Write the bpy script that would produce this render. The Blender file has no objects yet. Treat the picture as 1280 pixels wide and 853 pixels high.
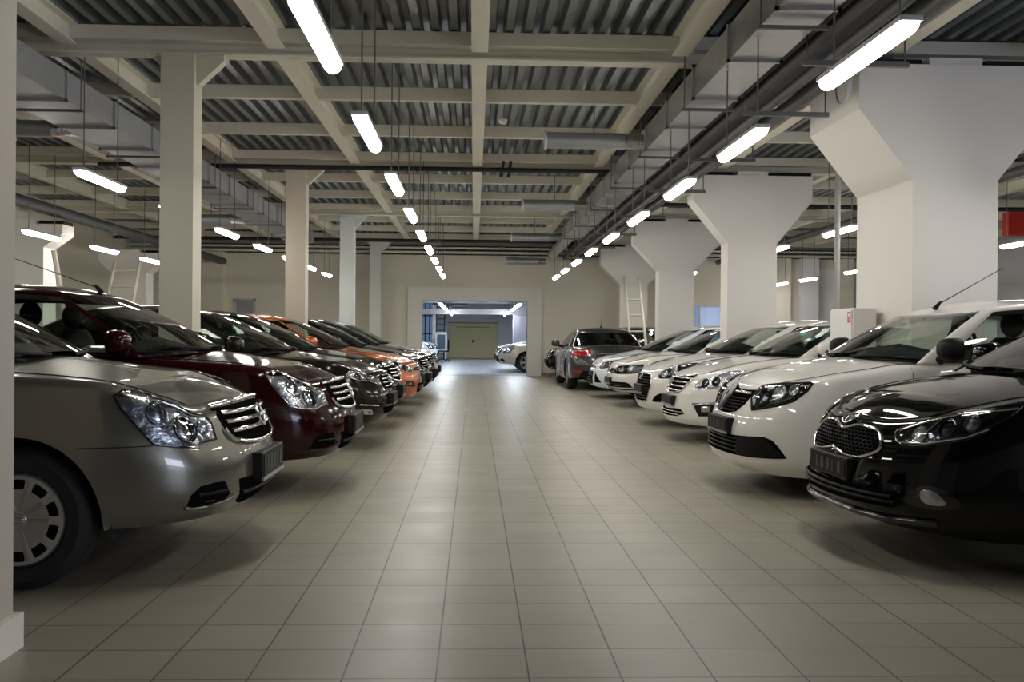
import bpy, bmesh, math, random
from mathutils import Vector, Matrix
from mathutils.geometry import delaunay_2d_cdt
from bisect import bisect_right
PI = math.pi
random.seed(7)
SC = bpy.context.scene
COL = SC.collection

# ------------------------------------------------------------------ materials
MATS = {}
def new_mat(name):
    m = bpy.data.materials.new(name); m.use_nodes = True
    nt = m.node_tree; b = nt.nodes['Principled BSDF']
    MATS[name] = m
    return m, nt, b
def pbr(name, color, rough=.5, metal=0., coat=0., noise=0., nscale=8., bump=0., bscale=40., spec=.5, coat_rough=.03):
    m, nt, b = new_mat(name)
    b.inputs['Base Color'].default_value = (*color, 1)
    b.inputs['Roughness'].default_value = rough
    b.inputs['Metallic'].default_value = metal
    b.inputs['Coat Weight'].default_value = coat
    b.inputs['Coat Roughness'].default_value = coat_rough
    b.inputs['Specular IOR Level'].default_value = spec
    if noise:
        tc = nt.nodes.new('ShaderNodeTexCoord'); n = nt.nodes.new('ShaderNodeTexNoise')
        n.inputs['Scale'].default_value = nscale; n.inputs['Detail'].default_value = 4
        mx = nt.nodes.new('ShaderNodeMix'); mx.data_type = 'RGBA'
        mx.inputs[6].default_value = (*[c*(1-noise) for c in color], 1)
        mx.inputs[7].default_value = (*[min(1, c*(1+noise)) for c in color], 1)
        nt.links.new(tc.outputs['Object'], n.inputs['Vector'])
        nt.links.new(n.outputs['Fac'], mx.inputs[0]); nt.links.new(mx.outputs[2], b.inputs['Base Color'])
    if bump:
        tc = nt.nodes.new('ShaderNodeTexCoord'); n = nt.nodes.new('ShaderNodeTexNoise')
        n.inputs['Scale'].default_value = bscale
        bp = nt.nodes.new('ShaderNodeBump'); bp.inputs['Strength'].default_value = bump; bp.inputs['Distance'].default_value = .01
        nt.links.new(tc.outputs['Object'], n.inputs['Vector'])
        nt.links.new(n.outputs['Fac'], bp.inputs['Height']); nt.links.new(bp.outputs['Normal'], b.inputs['Normal'])
    return m
def emit(name, color, strength):
    m, nt, b = new_mat(name)
    b.inputs['Base Color'].default_value = (.9, .9, .9, 1)
    b.inputs['Emission Color'].default_value = (*color, 1)
    b.inputs['Emission Strength'].default_value = strength
    return m
def glass(name, tint, ior=1.45, rough=.02):
    m, nt, b = new_mat(name)
    nt.nodes.remove(b)
    out = nt.nodes['Material Output']
    fr = nt.nodes.new('ShaderNodeFresnel'); fr.inputs['IOR'].default_value = ior
    tr = nt.nodes.new('ShaderNodeBsdfTransparent'); tr.inputs['Color'].default_value = (*tint, 1)
    gl = nt.nodes.new('ShaderNodeBsdfGlossy'); gl.inputs['Roughness'].default_value = rough
    mx = nt.nodes.new('ShaderNodeMixShader')
    nt.links.new(fr.outputs[0], mx.inputs[0]); nt.links.new(tr.outputs[0], mx.inputs[1]); nt.links.new(gl.outputs[0], mx.inputs[2])
    nt.links.new(mx.outputs[0], out.inputs['Surface'])
    return m
def tile_floor(name, c1, c2, grout, size, x0, y0, rough):
    m, nt, b = new_mat(name)
    tc = nt.nodes.new('ShaderNodeTexCoord'); mp = nt.nodes.new('ShaderNodeMapping')
    mp.inputs['Location'].default_value = (-x0/size, -y0/size, 0)
    mp.inputs['Scale'].default_value = (1/size, 1/size, 1/size)
    br = nt.nodes.new('ShaderNodeTexBrick'); br.offset = 0; br.squash = 1
    br.inputs['Scale'].default_value = 1; br.inputs['Brick Width'].default_value = 1; br.inputs['Row Height'].default_value = 1
    br.inputs['Mortar Size'].default_value = .011; br.inputs['Mortar Smooth'].default_value = .15
    br.inputs['Color1'].default_value = (*c1, 1); br.inputs['Color2'].default_value = (*c2, 1); br.inputs['Mortar'].default_value = (*grout, 1)
    nt.links.new(tc.outputs['Object'], mp.inputs['Vector']); nt.links.new(mp.outputs[0], br.inputs['Vector'])
    n = nt.nodes.new('ShaderNodeTexNoise'); n.inputs['Scale'].default_value = .8; n.inputs['Detail'].default_value = 5
    nt.links.new(tc.outputs['Object'], n.inputs['Vector'])
    mr = nt.nodes.new('ShaderNodeMapRange'); mr.inputs['To Min'].default_value = .86; mr.inputs['To Max'].default_value = 1.12
    nt.links.new(n.outputs['Fac'], mr.inputs['Value'])
    mul = nt.nodes.new('ShaderNodeVectorMath'); mul.operation = 'SCALE'
    nt.links.new(br.outputs['Color'], mul.inputs[0]); nt.links.new(mr.outputs[0], mul.inputs['Scale'])
    nt.links.new(mul.outputs[0], b.inputs['Base Color'])
    n2 = nt.nodes.new('ShaderNodeTexNoise'); n2.inputs['Scale'].default_value = 3
    nt.links.new(tc.outputs['Object'], n2.inputs['Vector'])
    m2 = nt.nodes.new('ShaderNodeMapRange'); m2.inputs['To Min'].default_value = rough-.08; m2.inputs['To Max'].default_value = rough+.1
    nt.links.new(n2.outputs['Fac'], m2.inputs['Value']); nt.links.new(m2.outputs[0], b.inputs['Roughness'])
    bp = nt.nodes.new('ShaderNodeBump'); bp.inputs['Strength'].default_value = .5; bp.inputs['Distance'].default_value = .003; bp.invert = True
    nt.links.new(br.outputs['Fac'], bp.inputs['Height']); nt.links.new(bp.outputs[0], b.inputs['Normal'])
    return m

S_TILE = .3046
M_FLOOR = tile_floor('floor_tiles', (.335,.312,.240), (.305,.285,.218), (.07,.064,.05), S_TILE, -.115, .233, .38)
M_WALL = pbr('wall_paint', (.76,.72,.62), .75, noise=.03, nscale=1.5, bump=.05, bscale=90)
M_WALLCOOL = pbr('cool_wall_paint', (.74,.74,.78), .75, noise=.03, nscale=1.5)
M_COLUMN = pbr('white_column_paint', (.79,.765,.715), .6, noise=.02, nscale=2, bump=.05, bscale=60)
M_STEEL = pbr('cream_steel_paint', (.72,.695,.585), .5, noise=.04, nscale=3)
M_COLSTEEL = pbr('olive_cream_column_paint', (.585,.55,.435), .5, noise=.03, nscale=2)
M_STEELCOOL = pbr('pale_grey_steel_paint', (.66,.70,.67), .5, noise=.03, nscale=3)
M_DECK = pbr('galvanised_deck', (.25,.275,.29), .34, metal=.85, noise=.2, nscale=3)
M_GALV = pbr('galvanised_duct', (.60,.60,.60), .28, metal=.95, noise=.12, nscale=6, bump=.12, bscale=5)
M_GALVDULL = pbr('dull_galvanised_duct', (.42,.44,.47), .42, metal=.7, noise=.15, nscale=5)
M_PIPE = pbr('black_pipe', (.015,.015,.016), .5)
M_DARKPIPE = pbr('dark_grey_pipe', (.05,.052,.055), .5)
M_ROD = pbr('grey_rod', (.16,.16,.16), .45, metal=.6)
M_BASE = pbr('skirting', (.28,.25,.20), .5)
M_LAMP = emit('lamp_glow', (1.0,.95,.88), 36)
M_LAMPCOOL = emit('cool_lamp_glow', (.80,.89,1.0), 95)
M_HOUSING = pbr('lamp_housing', (.55,.55,.54), .5)
M_WHITE = pbr('white_enamel', (.78,.77,.74), .4)
M_RED = pbr('red_paint', (.55,.02,.015), .45)
M_DOOR = pbr('yellow_door_paint', (.72,.64,.34), .55, noise=.05, nscale=2)
M_BLUEGLASS = pbr('blue_window_glass', (.10,.16,.26), .12, coat=.5)
M_BLUEGLASS.node_tree.nodes['Principled BSDF'].inputs['Emission Color'].default_value = (.22,.36,.62,1)
M_BLUEGLASS.node_tree.nodes['Principled BSDF'].inputs['Emission Strength'].default_value = .28
M_BLACK = pbr('black_plastic', (.008,.008,.009), .55, spec=.18)
M_RECESS_SHADE = pbr('painted_recess_shade', (.006,.006,.006), .9, spec=.0)  # shade of grille and bumper recesses, put into a flat near-black colour
M_MARK = pbr('plate_marking', (.10,.10,.10), .45, spec=.1)
M_BLACKGLOSS = pbr('gloss_black_plastic', (.008,.008,.009), .12, coat=.6)
M_RUBBER = pbr('tyre_rubber', (.014,.014,.015), .75, bump=.2, bscale=60)
M_UNDER = pbr('underbody', (.008,.008,.008), .85)
M_CHROME = pbr('chrome', (.80,.80,.82), .08, metal=1.)
M_RIM = pbr('wheel_silver', (.50,.50,.49), .3, metal=.75, coat=.3)
M_REFL = pbr('headlight_reflector', (.74,.75,.77), .22, metal=.9, bump=.7, bscale=24)
M_REFLDARK = pbr('dark_headlight_reflector', (.10,.10,.115), .14, metal=1., bump=.5, bscale=22)
M_LENS = glass('clear_lens', (.93,.95,.96), 1.5)
M_GLASS = glass('car_glass', (.70,.77,.73), 1.5)
M_DARKGLASS = glass('tinted_car_glass', (.20,.22,.21), 1.5)
M_SEAT = pbr('seat_fabric', (.022,.022,.023), .9)
M_DASH = pbr('dashboard_plastic', (.028,.028,.03), .6)
M_TAIL = pbr('red_tail_light', (.42,.012,.015), .12, coat=.8)
M_AMBER = pbr('amber_lens', (.7,.25,.03), .15, coat=.8)
M_FOG = pbr('fog_lamp_lens', (.50,.48,.44), .18, metal=.6, coat=.8)
M_PLATE = pbr('dark_number_plate', (.010,.010,.011), .4, spec=.08)
M_SLAT = pbr('black_slat', (.010,.010,.011), .4, spec=.12)
M_SATIN = pbr('satin_chrome', (.78,.78,.80), .22, metal=.85)
M_PLATEFRAME = pbr('plate_frame', (.022,.022,.022), .45, spec=.12)
M_STRIP = pbr('pale_plate_strip', (.30,.30,.29), .35)
M_SEAM = pbr('panel_gap', (.006,.006,.006), .7)
M_GREEN = pbr('green_sticker', (.05,.42,.33), .5)
def paint(name, c, metal=.0, rough=.35, coat=1.):
    return pbr(name, c, rough, metal=metal, coat=coat, coat_rough=.02)
P_SILVER = paint('silver_beige_paint', (.165,.162,.130), .65, .30)
P_BURG = pbr('burgundy_paint', (.021,.0011,.002), .10, spec=.36)
P_BROWN = pbr('dark_brown_paint', (.013,.009,.006), .12, spec=.32)
P_BLACK = pbr('black_paint', (.002,.002,.0025), .04, spec=.36)
P_ORANGE = paint('orange_paint', (.50,.115,.012), .35, .35)
P_GRAPHITE = pbr('graphite_paint', (.020,.021,.022), .12, metal=.1, spec=.35)
P_DARKGREEN = pbr('charcoal_paint', (.009,.011,.011), .10, spec=.35)
P_PALE = paint('pale_silver_paint', (.70,.74,.74), .2, .3)
P_WHITE = paint('white_paint', (.78,.765,.72), 0, .4)
P_COOLWHITE = paint('icy_white_paint', (.74,.80,.84), 0, .4)
P_GREY = paint('dark_grey_paint', (.052,.050,.050), .5, .3)
P_GOLD = paint('champagne_paint', (.50,.44,.36), .5, .3)

# ------------------------------------------------------------------ mesh helpers
class MB:
    def __init__(self):
        self.v = []; self.f = []; self.m = []
    def add(self, verts, faces, mi=0):
        o = len(self.v); self.v += [tuple(p) for p in verts]
        self.f += [tuple(i+o for i in f) for f in faces]; self.m += [mi]*len(faces)
        return o
    def box(self, x0, x1, y0, y1, z0, z1, mi=0):
        v = [(x,y,z) for x in (x0,x1) for y in (y0,y1) for z in (z0,z1)]
        self.add(v, [(0,1,3,2),(4,6,7,5),(0,4,5,1),(2,3,7,6),(0,2,6,4),(1,5,7,3)], mi)
    def grid(self, rows, mi=0, closed=False):
        n = len(rows[0]); v = [p for r in rows for p in r]; f = []
        for i in range(len(rows)-1):
            for j in range(n if closed else n-1):
                k = (j+1) % n
                f.append((i*n+j, i*n+k, (i+1)*n+k, (i+1)*n+j))
        self.add(v, f, mi)
    def tube(self, pts, r, n=8, mi=0, cap=True):
        pts = [Vector(p) for p in pts]
        rr = r if isinstance(r, (list,tuple)) else [r]*len(pts)
        rows = []; prev = None
        for i, p in enumerate(pts):
            d = (pts[min(i+1,len(pts)-1)] - pts[max(i-1,0)])
            if d.length < 1e-9: d = Vector((0,0,1))
            d.normalize()
            if prev is None:
                a = Vector((0,0,1)) if abs(d.z) < .9 else Vector((1,0,0))
                a = (a - d*a.dot(d)).normalized()
            else:
                a = prev - d*prev.dot(d)
                a = a.normalized() if a.length > 1e-6 else d.orthogonal().normalized()
            prev = a; b = d.cross(a)
            rows.append([p + (a*math.cos(2*PI*k/n) + b*math.sin(2*PI*k/n))*rr[i] for k in range(n)])
        o = len(self.v); self.grid(rows, mi, True)
        if cap:
            self.f.append(tuple(o+k for k in range(n))[::-1]); self.m.append(mi)
            e = o+(len(rows)-1)*n
            self.f.append(tuple(e+k for k in range(n))); self.m.append(mi)
    def lathe(self, prof, n=32, axis='Z', c=(0,0,0), mi=0):
        rows = []
        for r, h in prof:
            row = []
            for k in range(n):
                a = 2*PI*k/n; u, w = r*math.cos(a), r*math.sin(a)
                p = {'Z': (u,w,h), 'Y': (u,h,w), 'X': (h,u,w)}[axis]
                row.append((p[0]+c[0], p[1]+c[1], p[2]+c[2]))
            rows.append(row)
        self.grid(rows, mi, True)
    def prism(self, poly, axis, a0, a1, mi=0):
        # poly in the plane across the axis; for axis 'Y' points are (x, z)
        n = len(poly)
        def p3(p, a): return {'Y': (p[0],a,p[1]), 'X': (a,p[0],p[1]), 'Z': (p[0],p[1],a)}[axis]
        v = [p3(p,a0) for p in poly]+[p3(p,a1) for p in poly]
        f = [tuple(range(n)), tuple(range(2*n-1,n-1,-1))]+[(i,i+n,(i+1)%n+n,(i+1)%n) for i in range(n)]
        self.add(v, f, mi)
    def ellipsoid(self, c, r, nu=16, nv=10, mi=0):
        rows = []
        for i in range(nv+1):
            a = PI*(i/nv) if 0<i<nv else (1e-3 if i==0 else PI-1e-3)
            rows.append([(c[0]+r[0]*math.sin(a)*math.cos(2*PI*k/nu), c[1]+r[1]*math.sin(a)*math.sin(2*PI*k/nu), c[2]+r[2]*math.cos(a)) for k in range(nu)])
        self.grid(rows, mi, True)
    def build(self, name, mats, parent=None, smooth=None, sharp=35, bevel=0, loc=None):
        me = bpy.data.meshes.new(name)
        me.from_pydata(self.v, [], self.f)
        if not isinstance(mats, (list,tuple)): mats = [mats]
        for m in mats: me.materials.append(m)
        for i, p in enumerate(me.polygons): p.material_index = self.m[i]
        bm = bmesh.new(); bm.from_mesh(me)
        bmesh.ops.remove_doubles(bm, verts=bm.verts, dist=1e-5)
        bmesh.ops.recalc_face_normals(bm, faces=bm.faces)
        bm.to_mesh(me); bm.free()
        if smooth is not None:
            for p in me.polygons: p.use_smooth = True
            if sharp < 180: me.set_sharp_from_angle(angle=math.radians(sharp))
        o = bpy.data.objects.new(name, me); COL.objects.link(o)
        if parent: o.parent = parent
        if loc: o.location = loc
        if bevel:
            b = o.modifiers.new('bevel','BEVEL'); b.width = bevel; b.segments = 2; b.limit_method = 'ANGLE'
        return o
def tag(o, label=None, cat=None, group=None, kind=None):
    if label: o['label'] = label
    if cat: o['category'] = cat
    if group: o['group'] = group
    if kind: o['kind'] = kind
    return o
def struct(o, label=None): return tag(o, label, None, None, 'structure')
def empty(name, loc=(0,0,0), rz=0):
    o = bpy.data.objects.new(name, None); COL.objects.link(o)
    o.empty_display_size = .2
    o.location = loc; o.rotation_euler = (0,0,rz); return o
def copy_tree(o, parent=None):
    c = o.copy(); COL.objects.link(c)
    if parent is not None: c.parent = parent
    for ch in list(o.children): copy_tree(ch, c)
    return c
ORD = ['nearest','second','third','fourth','fifth','sixth','seventh','eighth','ninth','tenth']

# ------------------------------------------------------------------ camera
H = 1.12
F = 1255.0
cam = bpy.data.cameras.new('camera'); co = bpy.data.objects.new('camera', cam); COL.objects.link(co)
cam.sensor_width = 36; cam.lens = F/1280*36; cam.clip_start = .05; cam.clip_end = 200
R = Matrix.Rotation(-math.atan(47.5/F), 3, 'Z') @ Matrix.Rotation(PI/2 - math.atan(6.1/F), 3, 'X') @ Matrix.Rotation(math.radians(.5), 3, 'Z')
co.matrix_world = Matrix.Translation((0,0,H)) @ R.to_4x4()
SC.camera = co

# ------------------------------------------------------------------ the room
YB = 28.4          # far wall of the main hall
D_GIRD = [3.2, 9.4, 15.5, 21.65, 27.75]
ZC = H + 2.80      # underside of the metal deck
def simple_box(name, mat, x0,x1,y0,y1,z0,z1, kind='structure', bevel=0):
    m = MB(); m.box(x0,x1,y0,y1,z0,z1)
    o = m.build(name, mat, bevel=bevel)
    if kind == 'structure': struct(o)
    return o
simple_box('floor', M_FLOOR, -11, 15, -9, 51, -.1, 0)
XL, XR = -9.6, 14.5
# metal deck: trapezoidal ribs along the hall
m = MB(); rows = [[],[]]; x = XL-.5; P = .17; zz = []
while x < XR+.5:
    zz += [(x, ZC), (x+.07, ZC), (x+.09, ZC+.075), (x+.145, ZC+.075)]; x += P
m.grid([[(a,-9,b) for a,b in zz], [(a,36,b) for a,b in zz]])
struct(m.build('ceiling', M_DECK))
simple_box('ceiling_slab', M_WALL, XL-.5, XR+.5, -9, 36, ZC+.12, ZC+.25)
# walls
OX0, OX1, OZ = -1.47, 1.50, 2.10
WT = H+2.27
m = MB(); m.box(XL-.5, OX0, YB, YB+.3, 0, WT); m.box(OX1, XR+.5, YB, YB+.3, 0, WT); m.box(OX0, OX1, YB, YB+.3, OZ, WT)
struct(m.build('wall_back', M_WALL))
simple_box('wall_left', M_WALL, XL-.3, XL, -9, YB, 0, ZC+.1)
# wall behind the camera; an assumed daylight window added in the right wall well behind the camera for bluish bumper reflections
simple_box('wall_front', M_WALL, XL-.5, XR+.5, -9.3, -9, 0, ZC+.1)
m = MB(); m.box(XR, XR+.3, -9, -8, 0, ZC+.1); m.box(XR, XR+.3, -1, YB, 0, ZC+.1); m.box(XR, XR+.3, -8, -1, 0, .3); m.box(XR, XR+.3, -8, -1, 3.1, ZC+.1)
struct(m.build('wall_right', M_WALLCOOL))
M_ASSUMED_DAY = emit('assumed_daylight_pane', (.70,.76,1.0), 9.0)  # glowing pane of the assumed, unseen window
m = MB(); m.box(XR+.15, XR+.2, -8, -1, .3, 3.1)
w1 = struct(m.build('window_1', M_ASSUMED_DAY))
m = MB()
for y in (-8, -6.25, -4.5, -2.75, -1.06): m.box(XR+.02, XR+.14, y, y+.06, .3, 3.1)
m.box(XR+.02, XR+.14, -8, -1, .3, .36); m.box(XR+.02, XR+.14, -8, -1, 3.04, 3.1)
m.build('window_frame', M_WHITE, w1)  # frame belongs to the assumed window
# frame round the opening, skirting
m = MB(); m.box(OX0-.4, OX0, YB-.09, YB+.35, 0, OZ+.38); m.box(OX1, OX1+.4, YB-.09, YB+.35, 0, OZ+.38); m.box(OX0, OX1, YB-.09, YB+.35, OZ, OZ+.38)
struct(m.build('trim_1', M_COLUMN))
m = MB(); m.box(OX1+.4, XR, YB-.03, YB, 0, .09); m.box(XL, OX0-.4, YB-.03, YB, 0, .09)
struct(m.build('baseboard_back', M_BASE))
# pilaster on the far wall and small vent
m = MB(); m.box(-7.55, -6.95, YB-.35, YB, 0, WT); struct(m.build('trim_2', M_WALL))

# roof steel: girders across the hall, purlins, long beams
tn = [3]
def trim(mb, mat, **k):
    o = struct(mb.build('trim_%d' % tn[0], mat, **k)); tn[0] += 1; return o
for y in D_GIRD:
    m = MB(); z0 = H+2.56; z1 = ZC
    m.box(XL, XR, y-.09, y+.09, z0, z0+.018); m.box(XL, XR, y-.006, y+.006, z0, z1)
    m.box(XL, XR, y-.09, y+.09, z1-.015, z1)
    m.box(XL, XR, y-.17, y-.04, H+2.665, ZC-.012)
    trim(m, M_STEEL)
for a, b in list(zip(D_GIRD, D_GIRD[1:]))+[(27.75, 33.9)]:
    for k in (1, 2):
        y = a + (b-a)*k/3
        m = MB(); m.box(XL, XR, y-.05, y+.05, H+2.655, ZC-.002); trim(m, M_STEEL)
for xx in (-9.2,-7.35,-5.5,-3.68,-1.82,.03,1.88,3.78,5.65,7.5,9.4,11.3,13.1):
    m = MB()
    for a, b in zip(D_GIRD, D_GIRD[1:]):
        m.box(xx-.075, xx+.075, a+.1, b-.18, H+2.60, H+2.615); m.box(xx-.006, xx+.006, a+.1, b-.18, H+2.61, ZC-.002)
        m.box(xx-.075, xx+.075, a+.1, b-.18, ZC-.02, ZC-.002)
    trim(m, M_STEEL)

for z0, z1 in ((2.285,2.345),(2.41,2.46)):
    m = MB(); m.box(XL, XR, 28.0, 28.1, H+z0, H+z1); trim(m, M_STEEL)
# second hall seen through the opening
Y2 = 50.0; Z2 = 2.75
simple_box('floor_2', tile_floor('cool_floor_tiles', (.28,.29,.31), (.255,.27,.29), (.14,.14,.15), S_TILE, -.115, .233, .4), -8, 8, YB+.02, Y2, 0, .004)
m = MB(); m.box(-8, 8, YB+.3, Y2, Z2, WT); struct(m.build('ceiling_2', M_DARKPIPE))
m = MB(); m.box(-8, 8, Y2, Y2+.2, 0, Z2); struct(m.build('wall_back_2', M_WALLCOOL))
simple_box('wall_left_2', M_WALLCOOL, -8.2, -8, YB+.3, Y2, 0, Z2)
simple_box('wall_right_2', M_WALLCOOL, 8, 8.2, YB+.3, Y2, 0, Z2)

# ------------------------------------------------------------------ steel columns on the left of the aisle
for i, y in enumerate(D_GIRD[1:]):
    c = empty('steel_column', (-2.72, y, 0))
    lab = ['nearest cream steel column standing between the silver car and the brown car rows',
           'second cream steel column, behind the burgundy and dark brown cars',
           'third pale steel column along the left side of the aisle',
           'farthest thin pale steel column close to the back wall'][i]
    tag(c, lab, 'column', 'steel columns along the left row of cars')
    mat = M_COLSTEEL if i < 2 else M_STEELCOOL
    zt = H+2.56
    m = MB()
    m.box(-.15, .15, -.14, -.125, 0, zt); m.box(-.15, .15, .125, .14, 0, zt); m.box(-.15, -.138, -.125, .125, 0, zt); m.box(.138, .15, -.125, .125, 0, zt)
    m.build('shaft', mat, c)
    m = MB(); m.box(-.24, .24, -.22, .22, 0, .02); m.build('base_plate', mat, c)
    for s in (-1, 1):
        if s < 0:
            m = MB(); m.prism([(-.15, zt-.02), (-.24, zt-.02), (-.15, zt-.12)], 'Y', -.05, .05); m.build('bracket', mat, c); continue
        m = MB(); m.prism([(s*.15, zt-.02), (s*.40, zt-.02), (s*.40, zt-.05), (s*.17, zt-.27), (s*.15, zt-.27)], 'Y', -.06, .06)
        m.build('bracket', mat, c)
    m = MB(); m.box(-.26, .41, -.10, .10, zt-.02, zt); m.build('cap_plate', mat, c)

# ------------------------------------------------------------------ white flared concrete columns
def flared(name, label, x0, w, y0, y1, zneck, zhead, ztop, flare, group, mat=M_COLUMN):
    c = empty(name, (x0+w/2, (y0+y1)/2, 0)); tag(c, label, 'column', group)
    h = w/2; d = (y1-y0)/2
    pts = [(-h,0),(h,0),(h,zneck),(h+flare,zhead),(h+flare,ztop-.07),(h*.62,ztop-.07),(h*.62,ztop),(-h*.62,ztop),(-h*.62,ztop-.07),(-h-flare,ztop-.07),(-h-flare,zhead),(-h,zneck)]
    m = MB(); n = len(pts)
    # split into convex slabs so the flat faces shade cleanly
    m.box(-h, h, -d, d, 0, zneck)
    m.prism([(-h,zneck),(h,zneck),(h+flare,zhead),(-h-flare,zhead)], 'Y', -d, d)
    m.box(-h-flare, h+flare, -d, d, zhead, ztop-.07)
    m.build('shaft', mat, c)
    m = MB(); m.box(-h*.62, h*.62, -d+.02, d-.02, ztop-.07, ztop); m.build('bearing_block', mat, c)
    for s in (-1, 1):
        m = MB(); m.box(min(s*(h*.75), s*(h+flare)), max(s*h*.75, s*(h+flare)), -d+.06, d-.05, ztop-.068, ztop-.01); m.build('bearing_pad', M_BLACK, c)
    m = MB(); m.box(-h-.012, h+.012, -d-.012, d+.012, 0, .1); m.build('skirting', M_BASE, c)
    return c
GR = 'white flared concrete columns right of the aisle'
flared('concrete_column', 'huge white flared concrete column behind the white hatchback, nearest on the right', 3.945, .785, 8.92, 10.24, H+1.45, H+2.08, H+2.555, .5, GR)
flared('concrete_column', 'second white flared concrete column, behind the white cars in the middle of the right row', 3.86, .76, 15.2, 15.62, H+1.45, H+2.1, H+2.555, .54, GR)
flared('concrete_column', 'third white flared concrete column, bluish, beside the ladder on the right', 3.95, .76, 21.4, 21.8, H+1.43, H+2.0, H+2.555, .54, GR)
flared('concrete_column', 'farthest white flared concrete column near the back wall behind the leaning ladder', 4.0, .76, 27.5, 27.9, H+1.43, H+2.0, H+2.555, .54, GR)
GL = 'white flared concrete columns by the left wall'
flared('concrete_column', 'white flared column by the left wall, above the roof of the burgundy car', -7.85, .76, 16.8, 17.3, H+1.40, H+1.62, H+1.85, .3, GL)
flared('concrete_column', 'white flared column by the left wall beside the upright ladder', -8.05, .76, 22.6, 23.1, H+1.32, H+1.6, H+1.85, .3, GL)

# near pillar at the left edge
m = MB(); m.box(-2.4, -1.617, 2.3, 3.6, 0, ZC)
p = m.build('plastered_pillar', pbr('dull_pillar_paint', (.50,.45,.37), .8, noise=.03, nscale=2))
tag(p, 'plain beige pillar edge at the far left, closest to the camera', 'pillar')
m = MB(); m.box(-2.43, -1.592, 2.27, 3.63, 0, .125); m.build('skirting_board', M_WALL, p)

# ------------------------------------------------------------------ lamps
def make_lamp(warm=True):
    c = empty('ceiling_light')
    m = MB(); n = 10; L = .57
    # rounded diffuser
    prof = [(.052*math.cos(a), -.055*math.sin(a)) for a in [PI*k/8 for k in range(9)]]
    rows = []
    for (sx, sc) in [(-L,.55),(-L+.012,.9),(-L+.05,1),(L-.05,1),(L-.012,.9),(L,.55)]:
        rows.append([(x*sc, sx, z*sc) for x, z in prof])
    m.grid(rows); e = len(prof)
    m.f.append(tuple(range(e))); m.m.append(0); m.f.append(tuple(range(5*e,6*e))); m.m.append(0)
    m.build('diffuser', M_LAMP if warm else M_LAMPCOOL, c, smooth=1, sharp=60)
    m = MB(); m.box(-.056, .056, -L-.01, L+.01, .001, .03); m.build('housing', M_HOUSING, c, bevel=.006)
    return c
def lamp_rods(c, z):
    for s in (-1, 1):
        m = MB(); m.tube([(0,s*.44,.03),(0,s*.44,z)], .006, 6); m.build('suspension_rod', M_ROD, c)
ZL = H+1.49
lampA = make_lamp(True); lamp_rods(lampA, ZC-ZL)
lampD = make_lamp(True); lamp_rods(lampD, H+2.165-ZL)
lampC = make_lamp(False); lamp_rods(lampC, Z2-2.09)
usedA = [0]; usedC = [0]; usedD = [0]
def put_lamp(x, y, z, label, group, cool=False, short=False):
    proto, flag = (lampC, usedC) if cool else (lampD, usedD) if short else (lampA, usedA)
    if not flag[0]: o = proto; flag[0] = 1
    else: o = copy_tree(proto)
    o.location = (x, y, z); tag(o, label, 'ceiling light', group)
ys = [5.03,7.42]+[9.93+2.5*k for k in range(7)]
ys2 = [5.2,7.62]+[9.95+2.5*k for k in range(7)]
for k, y in enumerate(ys):
    put_lamp(-.79, y, ZL, '%s glowing tube lamp in the row over the left side of the aisle' % ORD[k], 'tube lamps over the left side of the aisle')
for k, y in enumerate(ys2):
    put_lamp(2.03, y, ZL, '%s glowing tube lamp in the row over the noses of the right cars' % ORD[k], 'tube lamps over the right cars', short=True)
for k, y in enumerate(ys[1:]):
    put_lamp(-3.64, y, ZL, '%s tube lamp in the row above the left parked cars, left of the steel columns' % ORD[k], 'tube lamps above the left cars')
for k, y in enumerate([14.95, 17.45, 19.95]):
    put_lamp(-6.33, y, ZL-.06, '%s tube lamp in the row nearest the left wall' % ORD[k], 'tube lamps near the left wall')
for k, y in enumerate([4.95,7.45,11.3,13.6,16.5,19.2,23.2,25.6]):
    put_lamp(5.0 if k > 1 else 4.62, y, ZL, '%s tube lamp in the row behind the white flared columns' % ORD[k], 'tube lamps behind the right columns')
for k, y in enumerate([9.95, 12.45, 14.95, 18.2, 21.6, 24.7, 27.0]):
    put_lamp(8.3, y, ZL, '%s tube lamp in the row far right near the bluish wall' % ORD[k], 'tube lamps at the far right')
for k, y in enumerate([30.8, 33.2, 36.2, 40, 45]):
    put_lamp(-1.03, y, 2.09, '%s lamp in the left row of the hall beyond the opening' % ORD[k], 'left lamps beyond the opening', True)
for k, y in enumerate([30.8, 33.2, 36.2, 40, 45]):
    put_lamp(1.38, y, 2.09, '%s lamp in the right row of the hall beyond the opening' % ORD[k], 'right lamps beyond the opening', True)

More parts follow.
